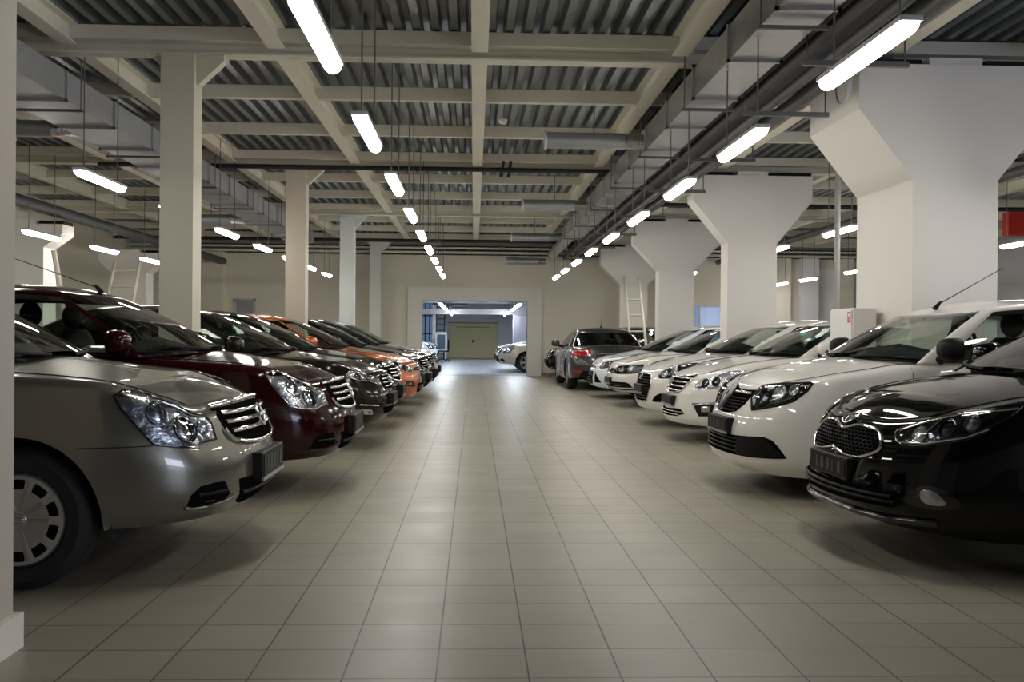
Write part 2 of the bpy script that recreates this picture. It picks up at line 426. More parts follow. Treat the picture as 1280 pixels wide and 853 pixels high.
# ------------------------------------------------------------------ ducts and pipes
def rect_duct(name, label, x0, x1, z0, z1, y0, y1, mat, step=1.25):
    c = empty(name, ((x0+x1)/2, (y0+y1)/2, z0)); tag(c, label, 'air duct')
    cx, cy = (x0+x1)/2, (y0+y1)/2
    m = MB(); m.box(x0-cx, x1-cx, y0-cy, y1-cy, 0, z1-z0); m.build('duct_run', mat, c)
    y = y0; a = .025
    while y <= y1:
        m = MB()
        m.box(x0-cx-a, x1-cx+a, y-cy-.012, y-cy+.012, -a, 0); m.box(x0-cx-a, x1-cx+a, y-cy-.012, y-cy+.012, z1-z0, z1-z0+a)
        m.box(x0-cx-a, x0-cx, y-cy-.012, y-cy+.012, -a, z1-z0+a); m.box(x1-cx, x1-cx+a, y-cy-.012, y-cy+.012, -a, z1-z0+a); y += step
        m.build('flange', mat, c)
    y = y0+.3
    while y <= y1:
        m = MB()
        for x in (x0-cx-.03, x1-cx+.03): m.tube([(x,y-cy,-.05),(x,y-cy,ZC-z0)], .006, 6)
        m.box(x0-cx-.05, x1-cx+.05, y-cy-.015, y-cy+.015, -.055, -.03); y += 2.5
        m.build('hanger', M_ROD, c)
    return c
rect_duct('air_duct', 'long shiny rectangular air duct above the right side of the aisle', 1.97, 2.36, H+2.17, H+2.44, 4.0, 22.5, M_GALV)
rect_duct('air_duct', 'dull grey rectangular air duct along the upper left behind the steel columns', -4.40, -3.82, H+2.17, H+2.44, 7.0, 24.0, M_GALVDULL)
# small end run of the right duct that steps to a round pipe
m = MB(); m.tube([(2.16,22.5,H+2.3),(2.16,27.9,H+2.3)], .13, 16); tag(m.build('round_duct', M_GALV, smooth=1), 'round galvanised duct continuing the right air duct to the back wall', 'air duct')
def spiral(y, x0, x1, z, r, label, flexside=1):
    c = empty('spiral_duct', ((x0+x1)/2, y, z)); tag(c, label, 'air duct', 'round side branches of the air ducts')
    L = (x1-x0)/2; k = .62
    m = MB(); m.tube([(-L*flexside,0,0),(L*k*flexside,0,0)], r, 18); m.build('duct_pipe', M_GALVDULL, c, smooth=1)
    m = MB(); n = 24; pts = [(flexside*(L*k + (L-L*k)*i/n),0,0) for i in range(n+1)]
    m.tube(pts, [r*(.82 if i%2 else .95) for i in range(n+1)], 16); m.build('flexible_sleeve', M_GALV, c, smooth=1, sharp=80)
    m = MB(); m.lathe([(r*1.12,-L*flexside-.01),(r*1.12,-L*flexside+.02),(r*.9,-L*flexside+.02)], 18, 'X'); m.build('end_collar', M_STEELCOOL, c)
    m = MB(); m.tube([(0,0,r),(0,0,ZC-z)], .006, 6); m.build('hanger_rod', M_ROD, c)
for i, (y, x0, zz) in enumerate([(11.6,.80,2.27),(17.4,.82,2.28),(23.3,.84,2.3),(27.4,.85,2.05)]):
    spiral(y, x0, 1.94, H+zz, .095, '%s round branch pipe sticking out left of the right air duct' % ORD[i])
spiral(11.4, -5.9, -4.43, H+2.27, .095, 'round branch pipe at the upper left, joined to the dull air duct')
spiral(19.5, -5.7, -4.43, H+2.2, .095, 'round branch pipe behind the nearest steel column on the left duct')
def pipe(pts, r, mat, label, cat='pipe', name='pipe'):
    m = MB(); m.tube(pts, r, 12); return tag(m.build(name, mat, smooth=1, sharp=60), label, cat)
pipe([(2.54,4,H+2.22),(2.54,28.3,H+2.22)], .055, M_PIPE, 'black pipe running along right beside the shiny air duct')
pipe([(2.72,4,H+2.16),(2.72,28.3,H+2.16)], .045, M_DARKPIPE, 'thin dark grey pipe in the pipe run over the right cars')
pipe([(2.98,4,H+2.20),(2.98,28.3,H+2.20)], .07, M_DARKPIPE, 'thick dark grey pipe nearest the flared columns in the overhead run')
for i, y in enumerate([5.3, 7.4, 9.1, 11.5, 14, 17, 20, 23, 26]):
    m = MB(); m.box(-.40,.40,-.02,.02,-.02,.02)
    for x in (-.37,.37): m.tube([(x,0,0),(x,0,ZC-H-2.07)], .008, 6)
    o = m.build('pipe_hanger', M_ROD, loc=(2.83, y, H+2.055)); tag(o, '%s strut bracket carrying the dark pipes over the right cars' % ORD[i], 'pipe bracket', 'strut brackets under the right pipe run')
m = MB(); m.box(2.50,3.02,4,27,H+2.36,H+2.40); m.box(2.50,2.52,4,27,H+2.36,H+2.46); m.box(3.0,3.02,4,27,H+2.36,H+2.46)
tag(m.build('cable_tray', M_DARKPIPE), 'dark cable tray above the pipes right of the shiny air duct', 'cable tray')
pipe([(-5.6,15.15,H+2.505),(2.4,15.15,H+2.505)], .035, M_PIPE, 'black pipe crossing the ceiling above the middle of the aisle')
pipe([(-9.4,26.5,H+2.49),(2.4,26.5,H+2.49)], .045, M_PIPE, 'far black pipe crossing under the ceiling near the back wall')
pipe([(-7.0,10,H+2.02),(-7.0,28.3,H+2.02)], .10, M_DARKPIPE, 'long dark pipe running along the left wall above the columns')
pipe([(4.42,12.1,0),(4.42,12.1,ZC)], .035, pbr('grey_pipe', (.32,.32,.31), .5), 'upright grey pipe left of the nearest flared column')
pipe([(3.2,18.2,H+2.42),(14,18.2,H+2.42)], .04, M_PIPE, 'black pipe crossing the ceiling behind the flared columns')
pipe([(6.9,9,H+2.15),(6.9,28.3,H+2.15)], .07, M_DARKPIPE, 'dark pipe under the ceiling at the far right zone')
# black valves hanging from the crossing pipe
m = MB()
for x in (-.03,.08):
    m.tube([(x,0,-.09),(x+.03,0,.09)], .022, 8); m.ellipsoid((x,0,-.1),(.03,.03,.03)); m.ellipsoid((x+.03,0,.1),(.028,.028,.028))
m.box(-.08,.16,-.02,.02,-.02,.02)
tag(m.build('valve', M_PIPE, loc=(.42,15.15,H+2.52)), 'black valve fitting on the pipe crossing above the aisle', 'valve')
m = MB(); m.lathe([(.001,-.05),(.04,-.05),(.055,-.02),(.055,0),(.001,0)], 20); tag(m.build('smoke_detector', M_WHITE, loc=(.33,12.2,H+2.63)), 'small white round smoke detector under the ceiling', 'detector')
# round vent cap on the head of the nearest flared column
c = empty('wall_vent', (3.325, 8.98, H+2.29)); tag(c, 'round grey vent cap high on the side of the nearest flared column', 'vent')
m = MB(); m.lathe([(.001,0),(.125,0),(.15,.012),(.15,.03)], 28, 'X', c=(-.016,0,0)); m.build('cover', M_WALL, c, smooth=1)
m = MB(); m.lathe([(.145,0),(.16,0),(.16,.03),(.145,.03)], 28, 'X', c=(-.025,0,0)); m.build('ring', M_HOUSING, c, smooth=1)
# ------------------------------------------------------------------ things along the walls
def ladder(name, label, x0, x1, y0, y1, h, w, n, mat, side='x', r=.03):
    """leaning ladder: foot (x0,y0), head (x1,y1)"""
    c = empty(name, (x0, y0, 0)); tag(c, label, 'ladder')
    for s in (-1, 1):
        m = MB(); k = 1 if s < 0 else 1
        m.tube([(s*w/2, 0, 0), (x1-x0+s*w/2*.9, y1-y0, h)], r, 8); m.build('rail', mat, c)
    for i in range(1, n+1):
        f = i/(n+.5); m = MB(); m.tube([((x1-x0)*f-w/2*(1-.1*f), (y1-y0)*f, h*f), ((x1-x0)*f+w/2*(1-.1*f), (y1-y0)*f, h*f)], r*.7, 8); m.build('rung', mat, c)
    return c
M_LADDER = pbr('cream_ladder_paint', (.66,.63,.52), .5)
ladder('ladder', 'wide pale ladder leaning against the farthest flared column on the right', 4.16, 4.22, 24.7, 26.9, 2.75, .42, 6, M_LADDER, r=.035)
ladder('ladder', 'pale ladder standing upright by the left wall behind the burgundy car', -7.62, -7.36, 21.0, 21.6, 2.62, .58, 7, M_LADDER, r=.035)
# diagonal prop beside the left column
m = MB(); m.tube([(0,0,0),(-.42,.0,2.45)], .045, 8)
tag(m.build('timber_prop', M_LADDER, loc=(-6.42,16.6,0)), 'pale slanting prop leaning beside the flared column on the left wall', 'prop')
# hydrant cabinet on the nearest column
c = empty('wall_cabinet', (3.765, 9.85, .62)); tag(c, 'white metal wall cabinet with a red sticker, fixed to the nearest flared column', 'cabinet')
m = MB(); m.box(-.115,.115,-.30,.30,0,.80); m.build('cabinet_body', M_WHITE, c, bevel=.008)
m = MB(); m.box(-.127,-.115,-.285,.285,.015,.785); d = m.build('door', M_WHITE, c, bevel=.004)
m = MB(); m.lathe([(.001,-.012),(.018,-.012),(.02,0)], 14, 'X', c=(-.127,.20,.42)); m.build('lock', M_ROD, d)
m = MB(); m.box(-.1285,-.127,-.27,-.19,.66,.765); st = m.build('fire_sticker', M_RED, d)
m = MB(); m.box(-.1295,-.1285,-.25,-.21,.72,.75); m.box(-.1295,-.1285,-.235,-.225,.675,.71); m.build('sticker_mark', M_WHITE, st)
# small louvred vent in the far left wall
c = empty('wall_grille', (-6.42, YB-.01, 1.62)); tag(c, 'small square louvred vent in the far wall on the left', 'vent')
m = MB()
for a in ((-.30,-.24,0,.48),(.24,.30,0,.48),(-.30,.30,.44,.48),(-.30,.30,0,.04)): m.box(a[0],a[1],-.04,0,a[2],a[3])
m.build('vent_frame', M_HOUSING, c)
m = MB(); m.box(-.24,.24,-.01,0,.04,.44)
for k in range(10): m.box(-.24,.24,-.03,-.012,.05+k*.039,.068+k*.039)
m.build('louvre', M_GALVDULL, c)
# blue lit windows in the far wall to the right
def wall_window(n, x0, x1, z0, z1, y, bars):
    m = MB(); m.box(x0, x1, y-.03, y-.01, z0, z1); w_ = struct(m.build('window_%d' % n, M_BLUEGLASS))
    m = MB()
    for x in bars: m.box(x-.03, x+.03, y-.06, y-.03, z0, z1)
    m.box(x0-.04, x1+.04, y-.06, y-.02, z1, z1+.06); m.build('window_frame', M_WALLCOOL, w_)
wall_window(2, 5.6, 7.2, .5, 2.0, YB, (6.4,))
# pilasters on the right part of the far wall
for k, (x, mt) in enumerate(((8.7, M_WALL), (9.5, M_WALLCOOL), (10.5, M_WALL))):
    m = MB(); m.box(x-.25, x+.25, YB-.3, YB, 0, WT); struct(m.build('trim_%d' % tn[0], mt)); tn[0] += 1
m = MB(); m.box(9.65, XR, YB-.06, YB-.002, 0, 3.1); struct(m.build('trim_%d' % tn[0], M_WALLCOOL)); tn[0] += 1
# red overhead beam at the far right
m = MB(); m.box(-1.6, 1.6, -.12, .12, 0, .46)
for x in (-1.3, 1.3): m.tube([(x,0,.46),(x,0,ZC-3.22)], .012, 6)
tag(m.build('red_banner_beam', M_RED, loc=(12.2, 19.7, 3.22)), 'red horizontal box beam hanging at the far right edge', 'beam')
# loose cable rods near the left wall lamp
# ------------------------------------------------------------------ the hall beyond the opening
m = MB(); m.box(-1.25, 1.15, Y2-.06, Y2-.01, 0, 1.74); d1 = struct(m.build('door_1', M_DOOR))
for x0, x1 in ((-1.22,-.05),(-.03,1.12)):
    m = MB(); m.box(x0, x1, Y2-.085, Y2-.06, .03, 1.62); m.build('door_leaf', M_DOOR, d1)
m = MB(); m.box(-1.3, 1.2, Y2-.09, Y2-.01, 1.74, 1.79); m.box(-.9,.75, Y2-.12, Y2-.085, 1.53, 1.57); m.build('door_rail', pbr('ochre_rail', (.30,.26,.10), .5), d1)
m = MB(); m.box(-.09, -.02, Y2-.12, Y2-.085, .78, .92); m.build('door_handle', M_BLACK, d1)
m = MB(); m.box(-2.75, -1.98, Y2-.05, Y2-.01, 0, 2.7); w3 = struct(m.build('window_3', M_BLUEGLASS))
m = MB()
for x in (-2.75, -2.42, -2.2, -1.98): m.box(x-.03, x+.03, Y2-.1, Y2-.05, 0, 2.7)
for z in (1.2, 2.1): m.box(-2.75, -1.98, Y2-.09, Y2-.05, z-.03, z+.03)
m.build('mullion', M_DARKPIPE, w3)
m = MB(); m.box(-1.95, -1.80, 47.2, 47.4, 0, Z2); tag(m.build('white_post', M_WHITE), 'slim white post left of the framed board beyond the opening', 'post')
ladder('ladder', 'dark ladder standing in the hall beyond the opening', -1.62, -1.60, 47.5, 48.2, 2.6, .42, 9, M_DARKPIPE, r=.03)
c = empty('framed_board', (-1.52, 46.6, .35)); tag(c, 'white framed board with dark blue panel left of the yellow door', 'board')
m = MB(); m.box(-.26,.26,-.03,.03,0,.92); m.build('frame', M_WHITE, c)
m = MB(); m.box(-.19,.19,-.04,-.03,.13,.82); m.build('panel', pbr('dark_blue_panel', (.05,.09,.13), .25), c)
for s in (-1,1):
    m = MB(); m.box(s*.2-.02, s*.2+.02, -.02, .02, -.35, 0); m.build('leg', M_WHITE, c)
c = empty('office_chair', (-1.30, 43.5, 0)); tag(c, 'small dark office chair left of the yellow door beyond the opening', 'chair')
m = MB(); m.box(-.22,.22,-.22,.22,.42,.48); m.build('seat', M_BLACK, c, bevel=.02)
m = MB(); m.box(.17,.23,-.2,.2,.56,.95); m.build('backrest', M_BLACK, c, bevel=.02)
m = MB(); m.tube([(.2,0,.45),(.22,0,.6)], .02, 6); m.build('back_bracket', M_BLACK, c)
m = MB(); m.tube([(0,0,.06),(0,0,.43)], .025, 8); m.build('gas_post', M_BLACK, c)
for k in range(5):
    a = 2*PI*k/5; m = MB(); m.tube([(0,0,.09),(.27*math.cos(a),.27*math.sin(a),.06)], .02, 6); lg = m.build('leg', M_BLACK, c)
    m = MB(); m.ellipsoid((.27*math.cos(a),.27*math.sin(a),.032),(.03,.03,.03)); m.build('castor', M_BLACK, lg)
m = MB(); m.box(1.75, 2.9, 45.0, 45.5, 0, Z2); struct(m.build('trim_%d' % tn[0], pbr('lilac_wall_paint', (.62,.60,.70), .7))); tn[0] += 1
# ducts under the far ceiling
m = MB(); m.box(-4, 4, 42.2, 42.8, 2.02, 2.24)
for x in (-3,-1,1,3): m.tube([(x,42.5,2.24),(x,42.5,Z2-.002)], .02, 6)
tag(m.build('cross_duct', M_GALV), 'shiny duct crossing under the ceiling of the hall beyond the opening', 'air duct')
m = MB(); m.tube([(-3.5,36.9,2.42),(3.5,36.9,2.42)], .11, 12)
for x in (-3,-1,1,3): m.tube([(x,36.9,2.5),(x,36.9,Z2-.002)], .02, 6)
tag(m.build('round_duct', M_GALVDULL), 'grey round duct farther back under the ceiling beyond the opening', 'air duct')
m = MB(); m.box(-1.6, -.25, 38.4, 40.4, 2.3, Z2-.002); tag(m.build('ventilation_box', M_DARKPIPE), 'dark ventilation box under the ceiling at the upper left of the opening', 'air duct')

# ------------------------------------------------------------------ cars
def pchip(pts):
    q = []
    for a_ in pts:
        if not q or a_[0] > q[-1][0]+1e-4: q.append(a_)
    pts = q
    xs = [p[0] for p in pts]; ys = [p[1] for p in pts]; n = len(xs)
    h = [xs[i+1]-xs[i] for i in range(n-1)]; d = [(ys[i+1]-ys[i])/h[i] for i in range(n-1)]
    mm = [d[0]]+[0 if d[i-1]*d[i] <= 0 else 2*d[i-1]*d[i]/(d[i-1]+d[i]) for i in range(1,n-1)]+[d[-1]]
    def f(x):
        if x <= xs[0]: return ys[0]
        if x >= xs[-1]: return ys[-1]
        i = bisect_right(xs, x)-1; t = (x-xs[i])/h[i]
        return ((2*t**3-3*t*t+1)*ys[i] + (t**3-2*t*t+t)*h[i]*mm[i] + (-2*t**3+3*t*t)*ys[i+1] + (t**3-t*t)*h[i]*mm[i+1])
    return f
def outline(L, w, a, p, b, pr, barrel=.015, n1=300, n2=200, n3=200):
    pts = []
    for i in range(n1):
        f = PI/2*i/n1; pts.append((a*(1-math.cos(f)**(2/p)), w*math.sin(f)**(2/p)))
    for i in range(n2):
        t = a+(L-a-b)*i/n2; pts.append((t, w))
    for i in range(n3+1):
        f = PI/2*(1-i/n3); pts.append((L-b*(1-math.cos(f)**(2/pr)), w*math.sin(f)**(2/pr)))
    return [(t, y*(1-barrel*((t-L/2)/(L/2))**2)) for t, y in pts]
class Body:
    """Body-side surface: s runs along the plan outline from nose centre to tail centre, z is height."""
    def __init__(self, c):
        self.c = c; self.L = c['L']
        o = outline(c['L'], c['W']/2, c['a'], c['p'], c['b'], c['pr'])
        self.so = [0.]; 
        for i in range(1, len(o)): self.so.append(self.so[-1]+math.dist(o[i], o[i-1]))
        self.o = o; self.S = self.so[-1]
        self.zs = pchip([(self._s(k), z) for k, z in c['zs']]); self.zb = pchip([(self._s(k), z) for k, z in c['zb']])
        self.In = pchip(c['In']); self.Is = pchip(c['Is']); self.It = pchip(c['It'])
        self.zsp = pchip(c['zsp'])
    def _s(self, k): return self.s_of_t(-k) if k < 0 else k       # negative key: -t
    def s_of_t(self, t):
        lo, hi = 0, len(self.o)-1
        while hi-lo > 1:
            m_ = (lo+hi)//2
            if self.o[m_][0] <= t: lo = m_
            else: hi = m_
        t0, t1 = self.o[lo][0], self.o[hi][0]
        f = 0 if t1 == t0 else (t-t0)/(t1-t0)
        return self.so[lo]+(self.so[hi]-self.so[lo])*min(1, max(0, f))
    def plan(self, s):
        s = min(max(s, 0), self.S); i = min(bisect_right(self.so, s)-1, len(self.so)-2)
        f = (s-self.so[i])/max(1e-9, self.so[i+1]-self.so[i])
        a, b = self.o[i], self.o[i+1]
        return a[0]+(b[0]-a[0])*f, a[1]+(b[1]-a[1])*f
    def sv(self, s, v):
        """point for s >= 0 at height fraction v, in (t, y, z)"""
        c = self.c; t, y = self.plan(s)
        zb, zs = self.zb(s), self.zs(s)
        z = zb+v*(zs-zb)
        rn = c.get('round', .05); v0 = 1-rn/max(.2, zs-zb)
        rd = 0
        if v > v0:
            q = min(1, (v-v0)/(1-v0)); rd = rn*(1-math.sqrt(max(0, 1-q*q)))
        wn = max(0, 1-t/c.get('wn', 1.3)); wn = wn*wn*(3-2*wn)
        wt = max(0, 1-(self.L-t)/.9); wt = wt*wt*(3-2*wt)
        k = 1-(self.Is(v)+rd)/(c['W']/2)
        fl = 0
        for tw in (c['tw'], c['tw']+c['wb']):
            r = math.hypot(t-tw, z-c['R'])-c['Ra']
            if z < .9: fl += .016*math.exp(-(max(r, 0)/.07)**2)
        y2 = y*(k + fl/(c['W']/2)*(1 if y > .55*c['W']/2 else 0))
        t2 = t+(self.In(v)+rd)*wn-(self.It(v)+rd)*wt
        return Vector((t2, y2, z))
    def sz(self, s, z):
        a = abs(s); zb, zs = self.zb(a), self.zs(a)
        p = self.sv(a, min(1, max(0, (z-zb)/(zs-zb))))
        if s < 0: p.y = -p.y
        return p
    def world(self, p): return Vector((self.L/2-p[0], p[1], p[2]))
    def at(self, s, z, off=0.):
        p = self.world(self.sz(s, z))
        e = .004
        ds = self.world(self.sz(s+e, z))-self.world(self.sz(s-e, z)); dz = self.world(self.sz(s, z+e))-self.world(self.sz(s, z-e))
        n = ds.cross(dz)
        if n.length < 1e-12: n = Vector((1,0,0))
        n.normalize()
        out = p-Vector((0,0,p.z)); 
        if n.dot(Vector((p.x, p.y, 0))) < 0: n = -n
        return p+n*off
    def deck(self, s, q, off=0.):
        a = abs(s); p = self.sv(a, 1); c = self.c
        tsp = min(max(p.x, c['spf']), self.L-c['spr'])
        h = 1-(1-q)**1.9
        z = p.z*(1-h)+self.zsp(tsp)*h
        y = p.y*(1-q); t = p.x+(tsp-p.x)*q
        if s < 0: y = -y
        return self.world((t, y, z+off))

def sample_outline(B, lod):
    d = {0:.026, 1:.04, 2:.07}[lod]; res = [0.]
    while res[-1] < B.S:
        t, y = B.plan(res[-1]); st = d
        if B.c['a']+.8 < t < B.L-1.2 and abs(t-B.c['tw']-B.c['wb']) > .6: st = d*2
        res.append(res[-1]+st)
    res[-1] = B.S
    return res
VROW = {0: [0,.03,.07,.12,.17,.22,.27,.32,.37,.42,.47,.52,.57,.62,.67,.72,.77,.82,.87,.91,.935,.955,.97,.982,.992,.998,1],
        1: [0,.05,.12,.2,.28,.36,.44,.52,.6,.68,.76,.84,.90,.94,.965,.985,.996,1],
        2: [0,.1,.25,.4,.55,.7,.83,.92,.965,.99,1]}
def build_body(B, lod, name, mats, parent):
    c = B.c; ss = sample_outline(B, lod); vv = VROW[lod]; n = len(ss)
    qs = [.04,.09,.16,.25,.36,.5,.65,.82,1] if lod < 2 else [.08,.2,.4,.65,1]
    bm = bmesh.new(); arches = [(c['tw'], c['R'], c['Ra']), (c['tw']+c['wb'], c['R'], c['Ra'])]
    for sg in (1, -1):
        g = []
        for s in ss:
            row = []
            for v in vv:
                p = B.sv(s, v); row.append(bm.verts.new((B.L/2-p.x, sg*p.y, p.z)))
            g.append(row)
        inside = {}
        for i, s in enumerate(ss):
            for j in range(len(vv)):
                vt = g[i][j]; t, y = B.L/2-vt.co.x, abs(vt.co.y); hit = None
                if y > .5*c['W']/2:
                    for a in arches:
                        if math.hypot(t-a[0], vt.co.z-a[1]) < a[2] or (abs(t-a[0]) < a[2] and vt.co.z < a[1]): hit = a
                inside[vt] = hit
        faces = []
        for i in range(n-1):
            for j in range(len(vv)-1):
                q = [g[i][j], g[i+1][j], g[i+1][j+1], g[i][j+1]]
                if all(inside[k] for k in q): continue
                faces.append(bm.faces.new(q if sg < 0 else q[::-1]))
        moved = set()
        for f in faces:
            for k in f.verts:
                a = inside[k]
                if a and k not in moved:
                    moved.add(k); t, z = B.L/2-k.co.x, k.co.z
                    if z < a[1]: dt, dz = (1 if t > a[0] else -1), 0; t2, z2 = a[0]+dt*a[2], z
                    else:
                        r = math.hypot(t-a[0], z-a[1]); t2, z2 = a[0]+(t-a[0])/r*a[2], a[1]+(z-a[1])/r*a[2]
                    s2 = B.s_of_t(t2); p = B.sz(s2, z2); k.co = (B.L/2-t2, sg*p.y, z2)
        # wheel-arch lips
        be = [e for e in bm.edges if len(e.link_faces) == 1 and e.verts[0] in moved and e.verts[1] in moved]
        if be:
            r = bmesh.ops.extrude_edge_only(bm, edges=be)
            for k in r['geom']:
                if isinstance(k, bmesh.types.BMVert): k.co.y -= sg*.07
        # deck (bonnet, roof base, boot)
        prev = [g[i][-1] for i in range(n)]
        for q in qs:
            cur = []
            for s in ss:
                cur.append(bm.verts.new(B.deck(sg*s if s else 0, q)))
            for i in range(n-1):
                f = (prev[i], prev[i+1], cur[i+1], cur[i])
                try: bm.faces.new(f if sg < 0 else f[::-1])
                except ValueError: pass
            prev = cur
    bmesh.ops.remove_doubles(bm, verts=bm.verts, dist=2e-4)
    bmesh.ops.dissolve_degenerate(bm, edges=bm.edges, dist=1e-5)
    bmesh.ops.recalc_face_normals(bm, faces=bm.faces)
    me = bpy.data.meshes.new(name); bm.to_mesh(me); bm.free()
    for m_ in mats: me.materials.append(m_)
    for p in me.polygons: p.use_smooth = True
    me.set_sharp_from_angle(angle=math.radians(50))
    o = bpy.data.objects.new(name, me); COL.objects.link(o); o.parent = parent
    return o
def build_under(B, parent):
    c = B.c; m = MB(); W2 = c['W']/2; L = B.L
    m.box(L/2-c['tw']-c['wb']-.9, L/2-c['tw']+.3, -W2*.62, W2*.62, .22, .75)
    x1, x0 = L/2-c['tw']-c['Ra']-.02, L/2-c['tw']-c['wb']+c['Ra']+.02
    m.box(L/2-c['tw']-c['wb']+c['Ra']+.04, L/2-c['tw']-c['Ra']-.04, -W2*.9, W2*.9, .20, .6)
    # front and rear aprons
    for lo, hi, tx in ((0, c['tw']-c['Ra']-.03, c['tw']-c['Ra']), (c['tw']+c['wb']+c['Ra']+.03, L, c['tw']+c['wb']+c['Ra'])):
        s0, s1 = B.s_of_t(lo) if lo else 0, B.S if hi == L else B.s_of_t(hi)
        for sg in (1, -1):
            r1 = []; r2 = []; r3 = []
            for i in range(25):
                p = B.sv(s0+(s1-s0)*i/24, 0); k = B.world((p.x, sg*p.y*.985, p.z+.012)); r1.append(k)
                q = B.world((p.x+(tx-p.x)*.25, sg*p.y*.9, p.z+.05)); r2.append(q)
                r3.append(B.world((tx, sg*p.y*.85, p.z+.10)))
            m.grid([r1, r2, r3])
    for tw in (c['tw'], c['tw']+c['wb']):
        for sg in (1, -1):
            rows = []
            for y in (W2*.45, W2*.60, W2-.06):
                rows.append([(L/2-tw+math.cos(PI*k/20)*(c['Ra']+.03), sg*y, c['R']*.7+math.sin(PI*k/20)*(c['Ra']+.03+c['R']*.3)) for k in range(21)])
            m.grid(rows)
            m.add([(p[0], p[1]*.99, p[2]) for p in rows[0]], [tuple(range(21))])
    m.build('underbody', M_UNDER, parent)

def smoothstep(x): x = min(1, max(0, x)); return x*x*(3-2*x)
def patch(B, poly, mat, name, parent, off=.003, bulge=0., res=.03, mirror=False, edge=.02, inset_edge=.012, fn=None, bw=.04):
    """shape given in (s, z) laid on the body surface as a thin shell with a turned-in edge"""
    fn = fn or B.at
    pts = []
    n = len(poly)
    for i in range(n):
        a, b = poly[i], poly[(i+1) % n]; d = math.dist(a, b); k = max(1, int(d/res))
        for j in range(k): pts.append((a[0]+(b[0]-a[0])*j/k, a[1]+(b[1]-a[1])*j/k))
    np_ = len(pts); x0, x1 = min(p[0] for p in pts), max(p[0] for p in pts); z0, z1 = min(p[1] for p in pts), max(p[1] for p in pts)
    def dist(p):
        best = 9
        for i in range(np_):
            a, b = pts[i], pts[(i+1) % np_]; dx, dy = b[0]-a[0], b[1]-a[1]; l2 = dx*dx+dy*dy
            u = 0 if l2 == 0 else max(0, min(1, ((p[0]-a[0])*dx+(p[1]-a[1])*dy)/l2))
            best = min(best, math.hypot(p[0]-a[0]-u*dx, p[1]-a[1]-u*dy))
        return best
    def isin(p):
        r = False
        for i in range(np_):
            a, b = pts[i], pts[(i+1) % np_]
            if (a[1] > p[1]) != (b[1] > p[1]) and p[0] < (b[0]-a[0])*(p[1]-a[1])/(b[1]-a[1])+a[0]: r = not r
        return r
    extra = []; i = 0; y = z0+res*.5
    while y < z1:
        x = x0+res*(.25 if i % 2 else .75)
        while x < x1:
            if isin((x, y)) and dist((x, y)) > res*.45: extra.append((x, y))
            x += res
        y += res*.87; i += 1
    vs, es, fs, _, _, _ = delaunay_2d_cdt([Vector(p) for p in pts+extra], [(i, (i+1) % np_) for i in range(np_)], [], 1, 1e-5)
    m = MB(); sgs = (1, -1) if mirror else (1,)
    outs = []
    for sg in sgs:
        m = MB(); vv = []
        for p in vs:
            d = dist(p) if bulge else 0
            vv.append(fn(sg*p[0], p[1], off+bulge*math.sqrt(smoothstep(d/bw)) if bulge else off))
        m.add(vv, [tuple(f) for f in fs])
        if edge:
            r1 = [fn(sg*p[0], p[1], off) for p in pts]; r2 = [fn(sg*p[0], p[1], off-edge) for p in pts]
            m.grid([r1, r2], 0, True)
        outs.append(m.build(name, mat, parent, smooth=1, sharp=45))
    return outs
def curve(B, pts, r, mat, name, parent, off=0., mirror=False, step=.03, n=6, fn=None, close=False, flat=None):
    fn = fn or B.at
    pp = []; q = pts+[pts[0]] if close else pts
    for a, b in zip(q, q[1:]):
        k = max(1, int(math.dist(a, b)/step))
        for j in range(k): pp.append((a[0]+(b[0]-a[0])*j/k, a[1]+(b[1]-a[1])*j/k))
    if not close: pp.append(q[-1])
    else: pp.append(q[0])
    outs = []
    for sg in (1, -1) if mirror else (1,):
        m = MB(); m.tube([fn(sg*a, z, off) for a, z in pp], r, n)
        outs.append(m.build(name, mat, parent, smooth=1, sharp=60))
    return outs
def spline(pts, k=6, close=False):
    """Catmull-Rom through 2-D points"""
    n = len(pts); out = []
    rng = range(n) if close else range(n-1)
    for i in rng:
        p0, p1, p2, p3 = [pts[(i+d) % n] if close else pts[min(max(i+d, 0), n-1)] for d in (-1,0,1,2)]
        for j in range(k):
            t = j/k
            out.append(tuple(.5*((2*p1[a])+(-p0[a]+p2[a])*t+(2*p0[a]-5*p1[a]+4*p2[a]-p3[a])*t*t+(-p0[a]+3*p1[a]-3*p2[a]+p3[a])*t**3) for a in (0,1)))
    if not close: out.append(tuple(pts[-1]))
    return out

